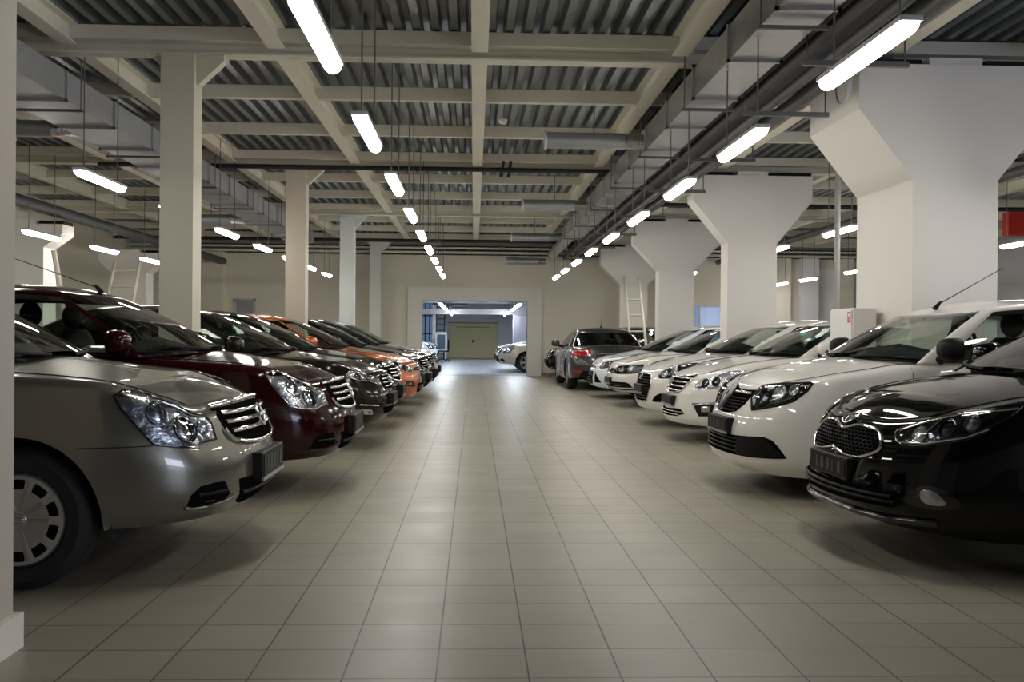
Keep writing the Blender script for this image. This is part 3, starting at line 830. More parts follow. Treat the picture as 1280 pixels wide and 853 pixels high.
def greenhouse(B, parent, pmat, gmat=None, lod=0):
    c = B.c; g = c['gh']; gmat = gmat or M_GLASS; L = B.L
    def loop(t0, t1, w, a, p, b, pr, N):
        # front arc, side, rear arc with matched counts; side narrows a little to the rear
        n1, n2, n3 = N; pts = []
        for i in range(n1): f = PI/2*i/n1; pts.append((t0+a*(1-math.cos(f)**(2/p)), w*math.sin(f)**(2/p)))
        for i in range(n2): pts.append((t0+a+(t1-t0-a-b)*i/n2, w))
        for i in range(n3+1): f = PI/2*(1-i/n3); pts.append((t1-b*(1-math.cos(f)**(2/pr)), w*math.sin(f)**(2/pr)))
        return pts
    N = (14, 20, 12) if lod < 2 else (8, 12, 6)
    base = loop(g['t0'], g['t1'], g['wb'], g['a'], 2.6, g['b'], 2.6, N)
    roof = loop(g['r0'], g['r1'], g['wr'], g['ra'], 2.4, g['rb'], 2.4, N)
    zr = pchip(g['zr']); zbelt = pchip(g['zbelt'])
    cols = len(base); vs = [0,.04,.12,.25,.4,.55,.7,.82,.90,.96,1]
    grid = []
    for i in range(cols):
        tb, yb = base[i]; tr, yr = roof[i]; z0 = zbelt(tb); z1 = zr(tr); row = []
        for v in vs:
            bl = g.get('bulge', .035)*math.sin(PI*v)
            dt, dy = tb-(g['t0']+g['t1'])/2, yb
            n_ = math.hypot(dt/2.2, dy/.8) or 1
            row.append(Vector((tb+(tr-tb)*v+bl*dt/2.2/n_, yb+(yr-yb)*v+bl*dy/.8/n_*.8, z0+(z1-z0)*(v+.12*v*(1-v)))))
        grid.append(row)
    n1, n2, n3 = N
    iA0 = int(n1*g.get('fa', .86)); iA1 = n1+g.get('ia1', 1 if lod < 2 else 0)
    fr = g.get('sides', [(.0,.40),(.46,.86)])
    def col(f): return n1+int(round(f*n2))
    segs = [('windshield', 0, iA0, .04, .96), ('pillar', iA0, iA1, 0, 1)]
    last = iA1
    for k, (f0, f1) in enumerate(fr):
        a_, b_ = max(iA1, col(f0)), col(f1)
        if a_ > last: segs.append(('bpillar' if k else 'pillar', last, a_, 0, 1))
        segs.append(('side_window', a_, b_, .04, .82)); last = b_
    iR = n1+n2+int(n3*g.get('fr', .35))
    segs.append(('pillar', last, iR, 0, 1)); segs.append(('rear_window', iR, cols-1, .06, .92))
    def W_(p, sg): return Vector((L/2-p.x, sg*p.y, p.z))
    shell = MB(); blacks = {}; glassparts = {}
    def BK(nm): return blacks.setdefault(nm, MB())
    def rows(i0, i1, j0, j1, sg, ins=0.):
        return [[W_(grid[i][j], sg) for j in range(j0, j1+1)] for i in range(i0, i1+1)]
    def vidx(v): return min(range(len(vs)), key=lambda j: abs(vs[j]-v))
    for sg in (1, -1):
        gi = 0
        for nm, i0, i1, v0, v1 in segs:
            if nm == 'pillar': shell.grid(rows(i0, i1, 0, len(vs)-1, sg)); continue
            if nm == 'bpillar':
                BK(('door_pillar', sg)).grid(rows(i0, i1, 0, vidx(.90), sg)); shell.grid(rows(i0, i1, vidx(.90), len(vs)-1, sg)); continue
            j0, j1 = vidx(v0), vidx(v1)
            tgt = BK((nm+'_trim', 0)) if nm != 'side_window' else shell
            tgt.grid(rows(i0, i1, 0, j0, sg))
            if nm == 'side_window':
                BK(('window_gasket', sg, gi)).grid(rows(i0, i1, j1, j1+1, sg)); j1 += 1
                shell.grid(rows(i0, i1, j1, len(vs)-1, sg)); j1 -= 1
            else: shell.grid(rows(i0, i1, j1, len(vs)-1, sg))
            key = (nm, 0 if nm != 'side_window' else (sg, gi))
            if nm == 'side_window': gi += 1
            glassparts.setdefault(key, MB()).grid(rows(i0, i1, j0, j1, sg))
        # roof skin
        top = [Vector(grid[i][-1]) for i in range(cols)]; prev = [W_(p, sg) for p in top]
        for q in (.06,.15,.3,.5,.75,1):
            cur = []
            for p in top:
                ts = min(max(p.x, g['r0']+.45), g['r1']-.4); h = 1-(1-q)**2
                zc = zr(ts)+g.get('crown', .045)
                cur.append(W_(Vector((p.x+(ts-p.x)*q, p.y*(1-q), p.z*(1-h)+zc*h)), sg))
            shell.grid([prev, cur]); prev = cur
    so = shell.build('roof', [pmat, M_DASH], parent, smooth=1, sharp=180)
    md = so.modifiers.new('shell', 'SOLIDIFY'); md.thickness = .02; md.offset = -1; md.material_offset = 1; md.use_rim = True
    for kk, mb in blacks.items(): mb.build(kk[0], M_BLACKGLOSS, parent, smooth=1, sharp=180)
    for (nm, k), mb in glassparts.items(): mb.build(nm, gmat, parent, smooth=1, sharp=180)
    B.gh_grid = grid; B.gh_segs = segs; B.gh_vs = vs; B.gh_n1 = n1; B.gh_iA = (iA0, iA1)
    def ghp(i, v, sg=1, off=0.):
        i0 = int(min(max(i, 0), cols-2)); fi = i-i0
        j = max(0, min(len(vs)-2, bisect_right(vs, v)-1)); fj = (v-vs[j])/(vs[j+1]-vs[j])
        p = (grid[i0][j]*(1-fi)+grid[i0+1][j]*fi)*(1-fj)+(grid[i0][j+1]*(1-fi)+grid[i0+1][j+1]*fi)*fj
        d = Vector((p.x-(g['t0']+g['t1'])/2, p.y*2, .6)).normalized()
        return W_(p+d*off, sg)
    B.ghp = ghp
def interior(B, parent, steer=1):
    c = B.c; g = c['gh']; L = B.L; zb = pchip(g['zbelt'])
    # dark tray at belt height between cowl and rear shelf
    m = MB(); t0, t1 = g['t0']+.02, g['t1']-.02; rows = []
    for k in range(15):
        t = t0+(t1-t0)*k/14; w = (g['wb']-.05)*min(1, math.sqrt(min(1, (k+.6)/3.)))*(1 if k < 12 else .9)
        rows.append([(L/2-t, w*u, zb(t)+.03+.012*(1-u*u)) for u in (-1,-.5,0,.5,1)])
    m.grid(rows); m.build('cabin_tray', M_DASH, parent, smooth=1)
    m = MB(); td = g['t0']+.45
    m.tube([(L/2-td, -g['wb']+.12, zb(td)+.02), (L/2-td, 0, zb(td)+.05), (L/2-td, g['wb']-.12, zb(td)+.02)], [.06,.09,.06], 10)
    m.build('dashboard', M_DASH, parent, smooth=1)
    for k, (t, zt) in enumerate(((2.12, .28), (3.0, .22))):
        t = t*L/4.6+g.get('seat_dt', 0)
        for sg in (1, -1):
            s_ = empty('seat', (L/2-t, sg*.36, zb(t)-.05)); s_.parent = parent
            m = MB(); rows = []
            for z, w, d in ((0,.25,.07),(.12,.24,.075),(.2,.21,.06),(.235,.15,.045)):
                rows.append([(d*math.cos(2*PI*i/14)-z*.25, w*abs(math.cos(2*PI*i/14+PI/2))**.6*(1 if math.sin(2*PI*i/14) > 0 else -1), z) for i in range(14)])
            m.grid(rows, 0, True); m.add(rows[-1], [tuple(range(14))]); m.build('backrest', M_SEAT, s_, smooth=1)
            m = MB(); m.ellipsoid((-.085, 0, .33*zt/.28), (.055, .135, .095), 14, 9)
            for d in (-.05, .05): m.tube([(-.06, d, .2), (-.08, d, .28)], .008, 6)
            m.build('headrest', M_SEAT, s_, smooth=1)
    sw = MB(); tw = g['t0']+.72; ca, sa = math.cos(.45), math.sin(.45)
    pts = []
    for k in range(25):
        a = 2*PI*k/24; u, v = .185*math.cos(a), .185*math.sin(a)
        pts.append((L/2-tw-v*sa, steer*.37+u, zb(tw)+.06+v*ca))
    sw.tube(pts, .014, 8)
    for a in (0, PI, 1.5*PI):
        sw.tube([(L/2-tw, steer*.37, zb(tw)+.06), (L/2-tw-.18*math.sin(a)*sa, steer*.37+.18*math.cos(a), zb(tw)+.06+.18*math.sin(a)*ca)], .012, 6)
    sw.ellipsoid((L/2-tw, steer*.37, zb(tw)+.06), (.03,.06,.05))
    sw.build('steering_wheel', M_BLACK, parent, smooth=1)
def mirror(B, parent, mat, base_black=True):
    c = B.c; g = c['gh']; L = B.L; zb = pchip(g['zbelt']); t = g.get('mir_t', g['t0']+g['a']+.12)
    for sg in (1, -1):
        e = empty('door_mirror', (L/2-t, sg*(g['wb']+.02), zb(t)+.05)); e.parent = parent
        m = MB(); rows = []
        for x, k in ((.085,.35),(.075,.62),(.05,.88),(.01,1.),(-.045,1.02),(-.05,.96)):
            rows.append([(x, sg*(.115+.095*k*math.copysign(abs(math.cos(2*PI*i/18))**.75, math.cos(2*PI*i/18))), .055+.078*k*math.copysign(abs(math.sin(2*PI*i/18))**.75, math.sin(2*PI*i/18))) for i in range(18)])
        m.grid(rows, 0, True); m.add(rows[0], [tuple(range(18))]); m.add([(p[0],p[1],p[2]) for p in rows[-1]], [tuple(range(18))])
        m.build('mirror_housing', mat, e, smooth=1, sharp=60)
        m = MB(); m.tube([(0, -sg*.04, -.02), (0, sg*.04, .0), (.01, sg*.12, .02)], [.035,.03,.03], 8); m.build('mirror_arm', M_BLACK, e, smooth=1)
def wheel_mesh(R, W, style, lod):
    """returns list of (name, MB, mat); outer face on +Y"""
    parts = []; r = R*.66
    m = MB(); n = 40 if lod < 2 else 20
    m.lathe([(r*.98,-W/2),(R*.86,-W/2-.005),(R*.96,-W/2+.02),(R,-W/2+.05),(R,W/2-.05),(R*.96,W/2-.02),(R*.86,W/2+.008),(r*1.04,W/2),(r*.98,W/2-.025),(r*.9,W/2-.05),(.001,W/2-.06)], n, 'Y')
    parts.append(('tyre', m, M_RUBBER))
    y = W/2-.012
    if style == 'cover':
        m = MB(); k = 10
        m.lathe([(.001,y+.004),(.03,y+.004),(.034,y-.004),(r*.34,y-.002),(r*.62,y+.010),(r*.66,y+.010)], 40, 'Y')
        m.lathe([(r*.87,y+.012),(r*.95,y+.012),(r*1.0,y-.006),(r*.99,y-.03)], 40, 'Y')
        for i in range(k):
            a0, a1 = 2*PI*(i+.32)/k, 2*PI*(i+.98)/k
            # bridge between holes
            b0, b1 = 2*PI*(i-.22)/k, 2*PI*(i+.22)/k
            ra = [r*.655, r*.72, r*.8, r*.875]; rows = []
            for q, rr_ in enumerate(ra):
                ww = (1.0,.85,.85,1.0)[q]
                rows.append([(rr_*math.cos(u), y+.011+.004*(1-abs(f))*(1), rr_*math.sin(u)) for f, u in [(f, 2*PI*i/k+f*.22*ww*2*PI/k*1.0) for f in (-1,-.5,0,.5,1)]])
            m.grid(rows)
            m.tube([(r*.2*math.cos(2*PI*i/k), y-.002, r*.2*math.sin(2*PI*i/k)), (r*.66*math.cos(2*PI*i/k), y+.009, r*.66*math.sin(2*PI*i/k))], [.004,.010], 6)
        parts.append(('wheel_cover', m, M_RIM))
        m = MB(); m.lathe([(r*.6,y-.03),(r*.97,y-.03)], 32, 'Y'); parts.append(('brake_disc', m, M_BLACK))
        m = MB(); m.tube([(.022*math.cos(2*PI*i/20), y+.007, .022*math.sin(2*PI*i/20)) for i in range(21)], .003, 6); m.box(-.026,.026,y+.004,y+.009,-.004,.004)
        parts.append(('badge', m, M_CHROME))
    else:
        m = MB(); k = 5 if style == 'alloy' else 10
        m.lathe([(r*.88,y),(r*.97,y+.004),(r*1.0,y-.005),(r*.97,y-.05)], n, 'Y')
        m.lathe([(.001,y),(r*.2,y),(r*.24,y-.02)], 20, 'Y')
        for i in range(k):
            a = 2*PI*i/k
            for d in ((-.13,.13) if k == 5 else (0,)):
                m.tube([(r*.18*math.cos(a+d), y-.012, r*.18*math.sin(a+d)), (r*.92*math.cos(a+d*.9), y-.008, r*.92*math.sin(a+d*.9))], [.02,.016], 6)
        parts.append(('rim', m, M_RIM))
        m = MB(); m.lathe([(.001,y-.05),(r*.97,y-.05)], 24, 'Y'); parts.append(('brake_disc', m, M_BLACK))
    return parts
def wheels(B, parent, style='alloy', lod=0):
    c = B.c; L = B.L; W2 = c['W']/2; built = None
    for tw in (c['tw'], c['tw']+c['wb']):
        for sg in (1, -1):
            e = empty('wheel', (L/2-tw, sg*(W2-.125), c['R']), 0 if sg > 0 else PI); e.parent = parent
            if built is None:
                built = [mb.build(nm, mt, e, smooth=1, sharp=40) for nm, mb, mt in wheel_mesh(c['R'], .2, style, lod)]
            else:
                for o in built:
                    k = o.copy(); COL.objects.link(k); k.parent = e
def antenna(B, parent, t, length=.75, lean=.95):
    g = B.c['gh']; z = pchip(g['zr'])(t)+.035
    m = MB(); m.tube([(B.L/2-t,0,z-.01),(B.L/2-t-.03,0,z+.03),(B.L/2-t-.05,0,z+.05)], [.022,.014,.008], 8)
    m.tube([(B.L/2-t-.03,0,z+.03),(B.L/2-t-.05-length*lean,0,z+.05+length*math.sqrt(1-lean*lean))], [.004,.003], 6)
    m.build('antenna', M_BLACK, parent)
def wiper(B, parent):
    for i0, v0, i1, v1, sg in ((1, .035, 8, .10, 1), (1, .04, 8.5, .12, -1)):
        m = MB(); m.tube([B.ghp(i0+(i1-i0)*k/8, v0+(v1-v0)*k/8, sg, .018) for k in range(9)], .008, 6); m.build('wiper', M_BLACK, parent)
def plate(B, parent, z0, z1, w=.52, tilt=.03, out=.02, frame=True, rear=False):
    e = empty('number_plate', (0,0,0)); e.parent = parent
    S = B.S; zc = (z0+z1)/2; h = z1-z0
    ctr = B.at(0, zc, 0) if not rear else B.at(S, zc, 0)
    x = ctr.x; d = 1 if not rear else -1
    m = MB(); X0, X1 = sorted((x-.04*d, x+out*d)); m.box(X0, X1, -w/2, w/2, z0, z1); m.build('holder', M_PLATEFRAME, e, bevel=.006)
    m = MB(); X0, X1 = sorted((x+out*d, x+(out+.004)*d)); m.box(X0, X1, -w/2+.022, w/2-.022, z0+.016, z1-.014); pf = m.build('plate_face', M_PLATE, e)
    X0, X1 = sorted((x+(out+.004)*d, x+(out+.0055)*d)); h = z1-z0
    for u, ww in ((-.30,.022),(-.17,.018),(-.13,.018),(.0,.03),(.13,.016),(.28,.035)): m = MB(); m.box(X0, X1, w*u, w*u+ww, z0+h*.25, z1-h*.22); m.build('plate_mark', M_MARK, e)
    if frame:
        m = MB(); X0, X1 = sorted((x+(out-.002)*d, x+(out+.007)*d)); m.box(X0, X1, -w/2, w/2, z0-.004, z0+.014); m.build('plate_strip', M_STRIP, e)
    return e
SEDAN = dict(L=4.65, W=1.70, a=.65, p=2.5, b=.55, pr=2.8, tw=.89, wb=2.70, R=.31, Ra=.36,
    zs=[(0,.805),(.3,.80),(.58,.785),(.72,.815),(-.32,.865),(-.45,.90),(-.6,.915),(-1.0,.935),(-1.4,.955),(-3.5,.99),(-4.2,1.0),(-4.62,.98)],
    zb=[(0,.272),(.6,.268),(-.55,.262),(-1.3,.22),(-3.2,.22),(-4.2,.28),(-4.62,.33)],
    In=[(0,.09),(.1,.035),(.22,.0),(.45,.0),(.6,.02),(.8,.06),(1,.10)],
    It=[(0,.10),(.15,.03),(.35,0),(.6,.02),(.8,.08),(1,.16)],
    Is=[(0,.05),(.12,.02),(.35,0),(.6,.0),(.72,.008),(.9,.03),(1,.055)],
    zsp=[(.5,.90),(1.05,1.0),(1.3,1.02),(3.6,1.05),(3.8,1.07),(4.25,1.06)], spf=.5, spr=.4,
    gh=dict(t0=1.02, t1=3.85, wb=.79, a=.34, b=.35, r0=1.85, r1=3.15, wr=.56, ra=.2, rb=.25,
        zr=[(1.85,1.385),(2.1,1.41),(2.5,1.425),(3.15,1.37)], zbelt=[(1.02,.985),(1.35,.955),(3.85,1.0)]))
def spec(base, **k):
    d = dict(base); d['gh'] = dict(base['gh'])
    g = k.pop('gh', None)
    if g: d['gh'].update(g)
    d.update(k); return d
def scaled_z(c, f):
    d = spec(c)
    for k in ('zs','zb','zsp'): d[k] = [(a, z*f) for a, z in c[k]]
    for k in ('zr','zbelt'): d['gh'][k] = [(a, z*f) for a, z in c['gh'][k]]
    return d
def base_car(c, name, label, group, nose, yc, rz, pmat, lod=0, gmat=None, mir=None, style='alloy', steer=1, inter=True, under=True):
    """nose = world position of the nose along the heading"""
    h = Vector((math.cos(rz), math.sin(rz), 0))
    pos = Vector((nose, yc, 0))-h*(c['L']/2) if abs(h.x) > .5 else Vector((nose, yc, 0))-h*(c['L']/2)
    root = empty(name, pos, rz); tag(root, label, 'car', group)
    B = Body(c); B.root = root; B.pmat = pmat
    build_body(B, lod, 'body', [pmat], root)
    build_under(B, root)
    greenhouse(B, root, pmat, gmat, lod)
    if inter: interior(B, root, steer)
    mirror(B, root, mir or pmat)
    wheels(B, root, style, lod)
    if lod < 2: wiper(B, root)
    return B, root
GLC = 'cars parked nose out along the left side of the aisle'
GRC = 'cars parked nose out along the right side of the aisle'
# ------------------------------------------------------------------ front and rear details
def side_fn(B, sg): return lambda s, z, o: B.at(sg*s, z, o)
def sym(half):
    """closed outline from the right half listed from centre top round to centre bottom"""
    left = [(-s, z) for s, z in reversed(half) if s > 1e-6]
    return list(half)+left
def headlight(B, poly, base=None, bowls=(), bezel=None, lens=True, lines=(), bulge=.014, smooth_=False, br=.005):
    base = base or M_REFL; bezel = bezel or M_CHROME
    if smooth_: poly = spline(poly, 3, True)
    for sg in (1, -1):
        fn = side_fn(B, sg)
        h = patch(B, poly, base, 'headlight', B.root, .002, fn=fn, edge=.03)[0]
        curve(B, poly, br, bezel, 'bezel', h, .003, fn=fn, close=True)
        for s, z, r, mt in bowls:
            m = MB(); m.tube([fn(s+r*math.cos(2*PI*k/20), z+r*math.sin(2*PI*k/20), .008) for k in range(21)], .005, 6)
            rows = []
            for q in range(6):
                a = q/5; rr = r*math.cos(a*PI/2)*.98+1e-4
                rows.append([fn(s+rr*math.cos(2*PI*k/20), z+rr*math.sin(2*PI*k/20), .006+.012*math.sin(a*PI/2)) for k in range(20)])
            m.grid(rows, 0, True); m.build('lamp_reflector', mt, h, smooth=1)
        for pts, r, mt in lines: curve(B, pts, r, mt, 'trim_strip', h, .006, fn=fn)
        if lens: patch(B, poly, M_LENS, 'lens', h, .006, bulge=bulge, fn=fn, edge=0, bw=.05)
def grille(B, half, bars=(), frame=None, fr=.008, back=None, bar_mat=None, bar_r=.009, name='grille'):
    poly = sym(half); g = patch(B, poly, back or M_RECESS_SHADE, name, B.root, .003, edge=.02)[0]
    if frame: curve(B, poly, fr, frame, 'frame', g, .005, close=True, step=.02)
    for z, w in bars: curve(B, [(-w, z), (w, z)], bar_r, bar_mat or M_CHROME, 'bar', g, .008)
    return g
def bars_in(half, z0, z1, n, k=.97):
    """bar heights with half-widths that fit the outline"""
    out = []
    for i in range(n):
        z = z0+(z1-z0)*i/max(1, n-1); w = 0
        for a, b in zip(half, half[1:]):
            if (a[1]-z)*(b[1]-z) <= 0 and a[1] != b[1]: w = max(w, a[0]+(b[0]-a[0])*(z-a[1])/(b[1]-a[1]))
        if w > .02: out.append((z, w*k))
    return out
def opening(B, poly, mat=None, name='bumper_opening', frame=None, slats=(), fr=.006, inset=None):
    for sg in (1, -1):
        fn = side_fn(B, sg)
        o = patch(B, poly, mat or M_RECESS_SHADE, name, B.root, .002, fn=fn, edge=.02)[0]
        if frame: curve(B, poly, fr, frame, 'rim', o, .003, fn=fn, close=True)
        for pts in slats: curve(B, pts, .007, M_SLAT, 'slat', o, .006, fn=fn)
def seam(B, pts, mirror=True, fn=None, name='panel_gap', r=.0028):
    return curve(B, pts, r, M_SEAM, name, B.root, .0, mirror=mirror, fn=fn, step=.04, n=5)
def door_lines(B, t0=1.22, handle=True):
    zb = pchip(B.c['gh']['zbelt']); tm = t0+1.02; t2 = t0+2.0
    for t in (t0, tm, t2):
        s = B.s_of_t(t); lo = .30
        if t == t2: seam(B, [(s, B.zs(s)-.02), (s-.06, .75), (s-.28, .48), (s-.30, .36)])
        else: seam(B, [(s, B.zs(s)-.02), (s+.01, .6), (s, lo)])
    seam(B, [(B.s_of_t(t0), .30), (B.s_of_t(t2)-.3, .30)])
    if handle:
        for t in (tm-.15, t2-.12):
            s = B.s_of_t(t)
            curve(B, [(s, .80), (s-.17, .80)], .012, B.pmat, 'door_handle', B.root, .022, mirror=True)
def bonnet_line(B, s0, q=.06, t1=None):
    s1 = B.s_of_t(t1 or B.c['gh']['t0']+.22)
    dk = lambda s, q_, o: B.deck(s, q_, .0015)
    seam(B, spline([(s0, .02), (s0+.12, q), (s0+(s1-s0)*.5, q+.02), (s1, q)], 5), fn=dk)
def ring_emblem(B, z, r, bar=True, rx=None, mat=None, off=.02):
    rx = rx or r; m = MB()
    m.tube([B.at(rx*math.cos(2*PI*k/28), z+r*math.sin(2*PI*k/28), off) for k in range(29)], .007, 8)
    if bar: m.box(0,0,0,0,0,0); m = MB(); m.tube([B.at(rx*math.cos(2*PI*k/28), z+r*math.sin(2*PI*k/28), off) for k in range(29)], .007, 8); m.tube([B.at(-rx*1.15, z, off+.003), B.at(0, z, off+.005), B.at(rx*1.15, z, off+.003)], .011, 8)
    m.build('emblem', mat or M_SATIN, B.root, smooth=1)
def ascale(poly, f): return [(s, z*f) for s, z in poly]

def almera(B, f=1., head_base=None, emblem=True, pl=True):
    A = lambda p: ascale(p, f)
    headlight(B, A([(1.011,.845),(.96,.868),(.87,.864),(.792,.825),(.705,.789),(.624,.752),(.556,.742),(.529,.703),(.533,.632),(.617,.626),(.679,.607),(.763,.616),(.876,.633),(.924,.702),(.986,.792)]),
        head_base, bowls=[(.70,.69*f,.058,M_CHROME),(.83,.765*f,.045,M_CHROME),(.595,.69*f,.03,M_REFL)], bezel=M_BLACKGLOSS if head_base is None else M_CHROME,
        lines=[(A([(.56,.735),(.64,.745),(.72,.785),(.80,.815)]), .005, M_CHROME),(A([(.88,.70),(.80,.70),(.72,.745)]), .006, M_CHROME)])
    half = A([(0,.783),(.29,.778),(.50,.765),(.467,.728),(.445,.675),(.40,.622),(.23,.597),(0,.592)])
    grille(B, half, bars=[(z*f, w) for z, w in ((.742,.44),(.70,.425),(.657,.40))], bar_r=.0105)
    g = curve(B, A([(-.50,.772),(-.29,.787),(0,.792),(.29,.787),(.50,.772)]), .013, M_CHROME, 'grille_trim', B.root, .006)
    curve(B, spline(A([(-.455,.672),(-.405,.618),(-.23,.592),(0,.587),(.23,.592),(.405,.618),(.455,.672)]), 4), .012, M_CHROME, 'grille_trim', B.root, .008)
    if emblem: ring_emblem(B, .70*f, .052, off=.03)
    opening(B, A([(.735,.350),(.728,.395),(.675,.432),(.60,.440),(.525,.439),(.49,.375),(.51,.352),(.60,.343),(.70,.340)]), frame=None, slats=[A([(.52,.395),(.69,.395)])])
    curve(B, A([(.74,.340),(.70,.332),(.60,.334),(.50,.345),(.44,.362)]), .008, B.pmat, 'bumper_lip', B.root, .004, mirror=True)
    grille(B, A([(0,.43),(.41,.434),(.405,.39),(.37,.318),(.30,.303),(0,.298)]), bars=[(.37*f,.385)], bar_mat=M_SLAT, name='lower_intake')
    if pl: plate(B, B.root, .405*f, .54*f, out=.035)
    seam(B, A([(1.20,.622),(1.0,.626),(.88,.628)]))
    bonnet_line(B, .60)
    door_lines(B)
def kia(B):
    headlight(B, [(0.491,.665),(0.515,.684),(0.650,.733),(0.820,.778),(0.991,.801),(1.100,.815),(1.040,.765),(0.984,.732),(0.952,.696),(0.869,.656),(0.685,.615),(0.570,.607),(0.515,.625)], M_REFLDARK,
        bowls=[(0.640,.662,.036,M_REFL),(0.770,.70,.042,M_REFLDARK),(0.880,.73,.036,M_REFL)], bezel=M_BLACKGLOSS,
        lines=[([(0.517,.672),(0.650,.723),(0.820,.768),(0.991,.791),(1.080,.805)], .006, M_CHROME),([(.55,.62),(.685,.626),(.869,.667),(.96,.71)], .006, M_CHROME),([(.63,.628),(.73,.745)], .005, M_CHROME)], bulge=.012)
    half = spline([(0,.645),(.07,.655),(.14,.669),(.24,.671),(.36,.657),(.418,.612),(.432,.575),(.38,.546),(.28,.519),(.15,.520),(.07,.534),(0,.543)], 4)
    g = grille(B, half, frame=M_CHROME, fr=.010)
    m = MB()   # honeycomb mesh
    for r in range(9):
        z = .526+r*.0175
        for k in range(-14, 15):
            s = k*.038+(.019 if r % 2 else 0)
            if abs(s) > .39 or not (.534 < z < .652): continue
            if abs(s) < .10 and not (.556 < z < .632): continue
            m.tube([B.at(s+.018*math.cos(PI/3*j+PI/6), z+.0115*math.sin(PI/3*j+PI/6), .008) for j in range(7)], .0026, 4, cap=False)
    m.build('mesh_insert', M_SLAT, g)
    m = MB(); m.tube([B.at(.066*math.cos(2*PI*k/28), .690+.022*math.sin(2*PI*k/28), .012) for k in range(29)], .0055, 8)
    for st in ([(-.042,.674),(-.042,.694)],[(-.022,.694),(-.04,.684),(-.022,.674)],[(-.004,.674),(-.004,.694)],[(.012,.674),(.026,.694),(.040,.674)]):
        m.tube([B.at(-s, z, .012) for s, z in st], .003, 6)
    em = m.build('emblem', M_SATIN, B.root, smooth=1)
    patch(B, [(.064*math.cos(2*PI*k/20), .684+.021*math.sin(2*PI*k/20)) for k in range(20)], M_SLAT, 'badge_field', em, .009, edge=.008)
    for sg in (1, -1):
        fn = side_fn(B, sg)
        o = patch(B, spline([(0.640,.381),(0.720,.431),(0.820,.421),(0.900,.361),(0.850,.331),(0.740,.328),(0.660,.341)], 3, True), M_BLACKGLOSS, 'fog_light', B.root, .002, fn=fn)[0]
        patch(B, spline([(0.713,.402),(0.737,.416),(0.786,.405),(0.831,.367),(0.824,.349),(0.765,.347),(0.724,.364)], 3, True), M_FOG, 'lens', o, .005, bulge=.02, fn=fn, bw=.04)
    plate(B, B.root, .392, .51, out=.012, frame=False)
    grille(B, [(0,.38),(.42,.385),(.60,.37),(.64,.335),(.58,.308),(0,.298)], bars=[(.36,.57),(.335,.59)], bar_mat=M_SLAT, name='lower_intake')
    curve(B, spline([(-.80,.262),(-.5,.255),(0,.262),(.5,.255),(.80,.262)], 5), .016, M_BLACKGLOSS, 'bumper_lip', B.root, .012)
    seam(B, [(1.30,.66),(1.15,.73)]); bonnet_line(B, .62); door_lines(B, 1.25)
def renault(B):
    headlight(B, [(0.413,.745),(0.460,.779),(0.578,.793),(0.698,.802),(0.893,.816),(0.913,.812),(0.887,.761),(0.810,.69),(0.702,.654),(0.578,.628),(0.471,.609),(0.394,.691)], M_REFLDARK,
        bowls=[(0.528,.70,.060,M_REFLDARK),(0.678,.735,.050,M_REFL),(0.788,.762,.035,M_REFL)], bezel=M_BLACK, br=.009, bulge=.018,
        lines=[([(0.478,.636),(0.578,.648),(0.698,.676),(0.798,.712)], .006, M_CHROME)])
    half = [(0,.772),(.09,.747),(.25,.740),(.415,.747),(.37,.69),(.338,.64),(.25,.585),(.14,.566),(0,.56)]
    g = grille(B, half, bars=[(z,w) for z,w in bars_in(half, .585, .675, 5)], bar_mat=M_SLAT, bar_r=.006)
    curve(B, [(-.385,.718),(-.09,.718)], .012, M_CHROME, 'grille_trim', g, .010); curve(B, [(.09,.718),(.385,.718)], .012, M_CHROME, 'grille_trim', g, .010)
    m = MB()
    for k in (1., .55): m.tube([B.at(s*k, .683+(z-.683)*k, .035) for s, z in ((0,.780),(.068,.683),(0,.586),(-.068,.683),(0,.780))], .017 if k == 1. else .005, 8)
    m.build('emblem', M_SATIN, B.root, smooth=1)
    plate(B, B.root, .42, .535, out=.03)
    grille(B, [(0,.41),(.33,.417),(.66,.433),(.73,.414),(.78,.37),(.842,.297),(.73,.288),(.566,.280),(.26,.276),(0,.274)], bars=[(.308,.39),(.338,.39),(.368,.385),(.395,.38)], bar_mat=M_SLAT, bar_r=.006, name='lower_intake')
    for sg in (1, -1):
        patch(B, [(.36,.411),(.66,.425),(.745,.368),(.81,.304),(.55,.287),(.36,.284)], M_SLAT, 'fog_blank', B.root, .006, fn=side_fn(B, sg))
    bonnet_line(B, .58, .03); door_lines(B, 1.10)
    for sg in (1, -1):   # black triangle ahead of the front window
        m = MB(); i = B.gh_iA[1]-.6
        m.grid([[B.ghp(i+d, v, sg, .006) for d in (0,1.2,2.4)] for v in (.02,.12,.22)]); m.build('window_corner', M_BLACK, B.root)
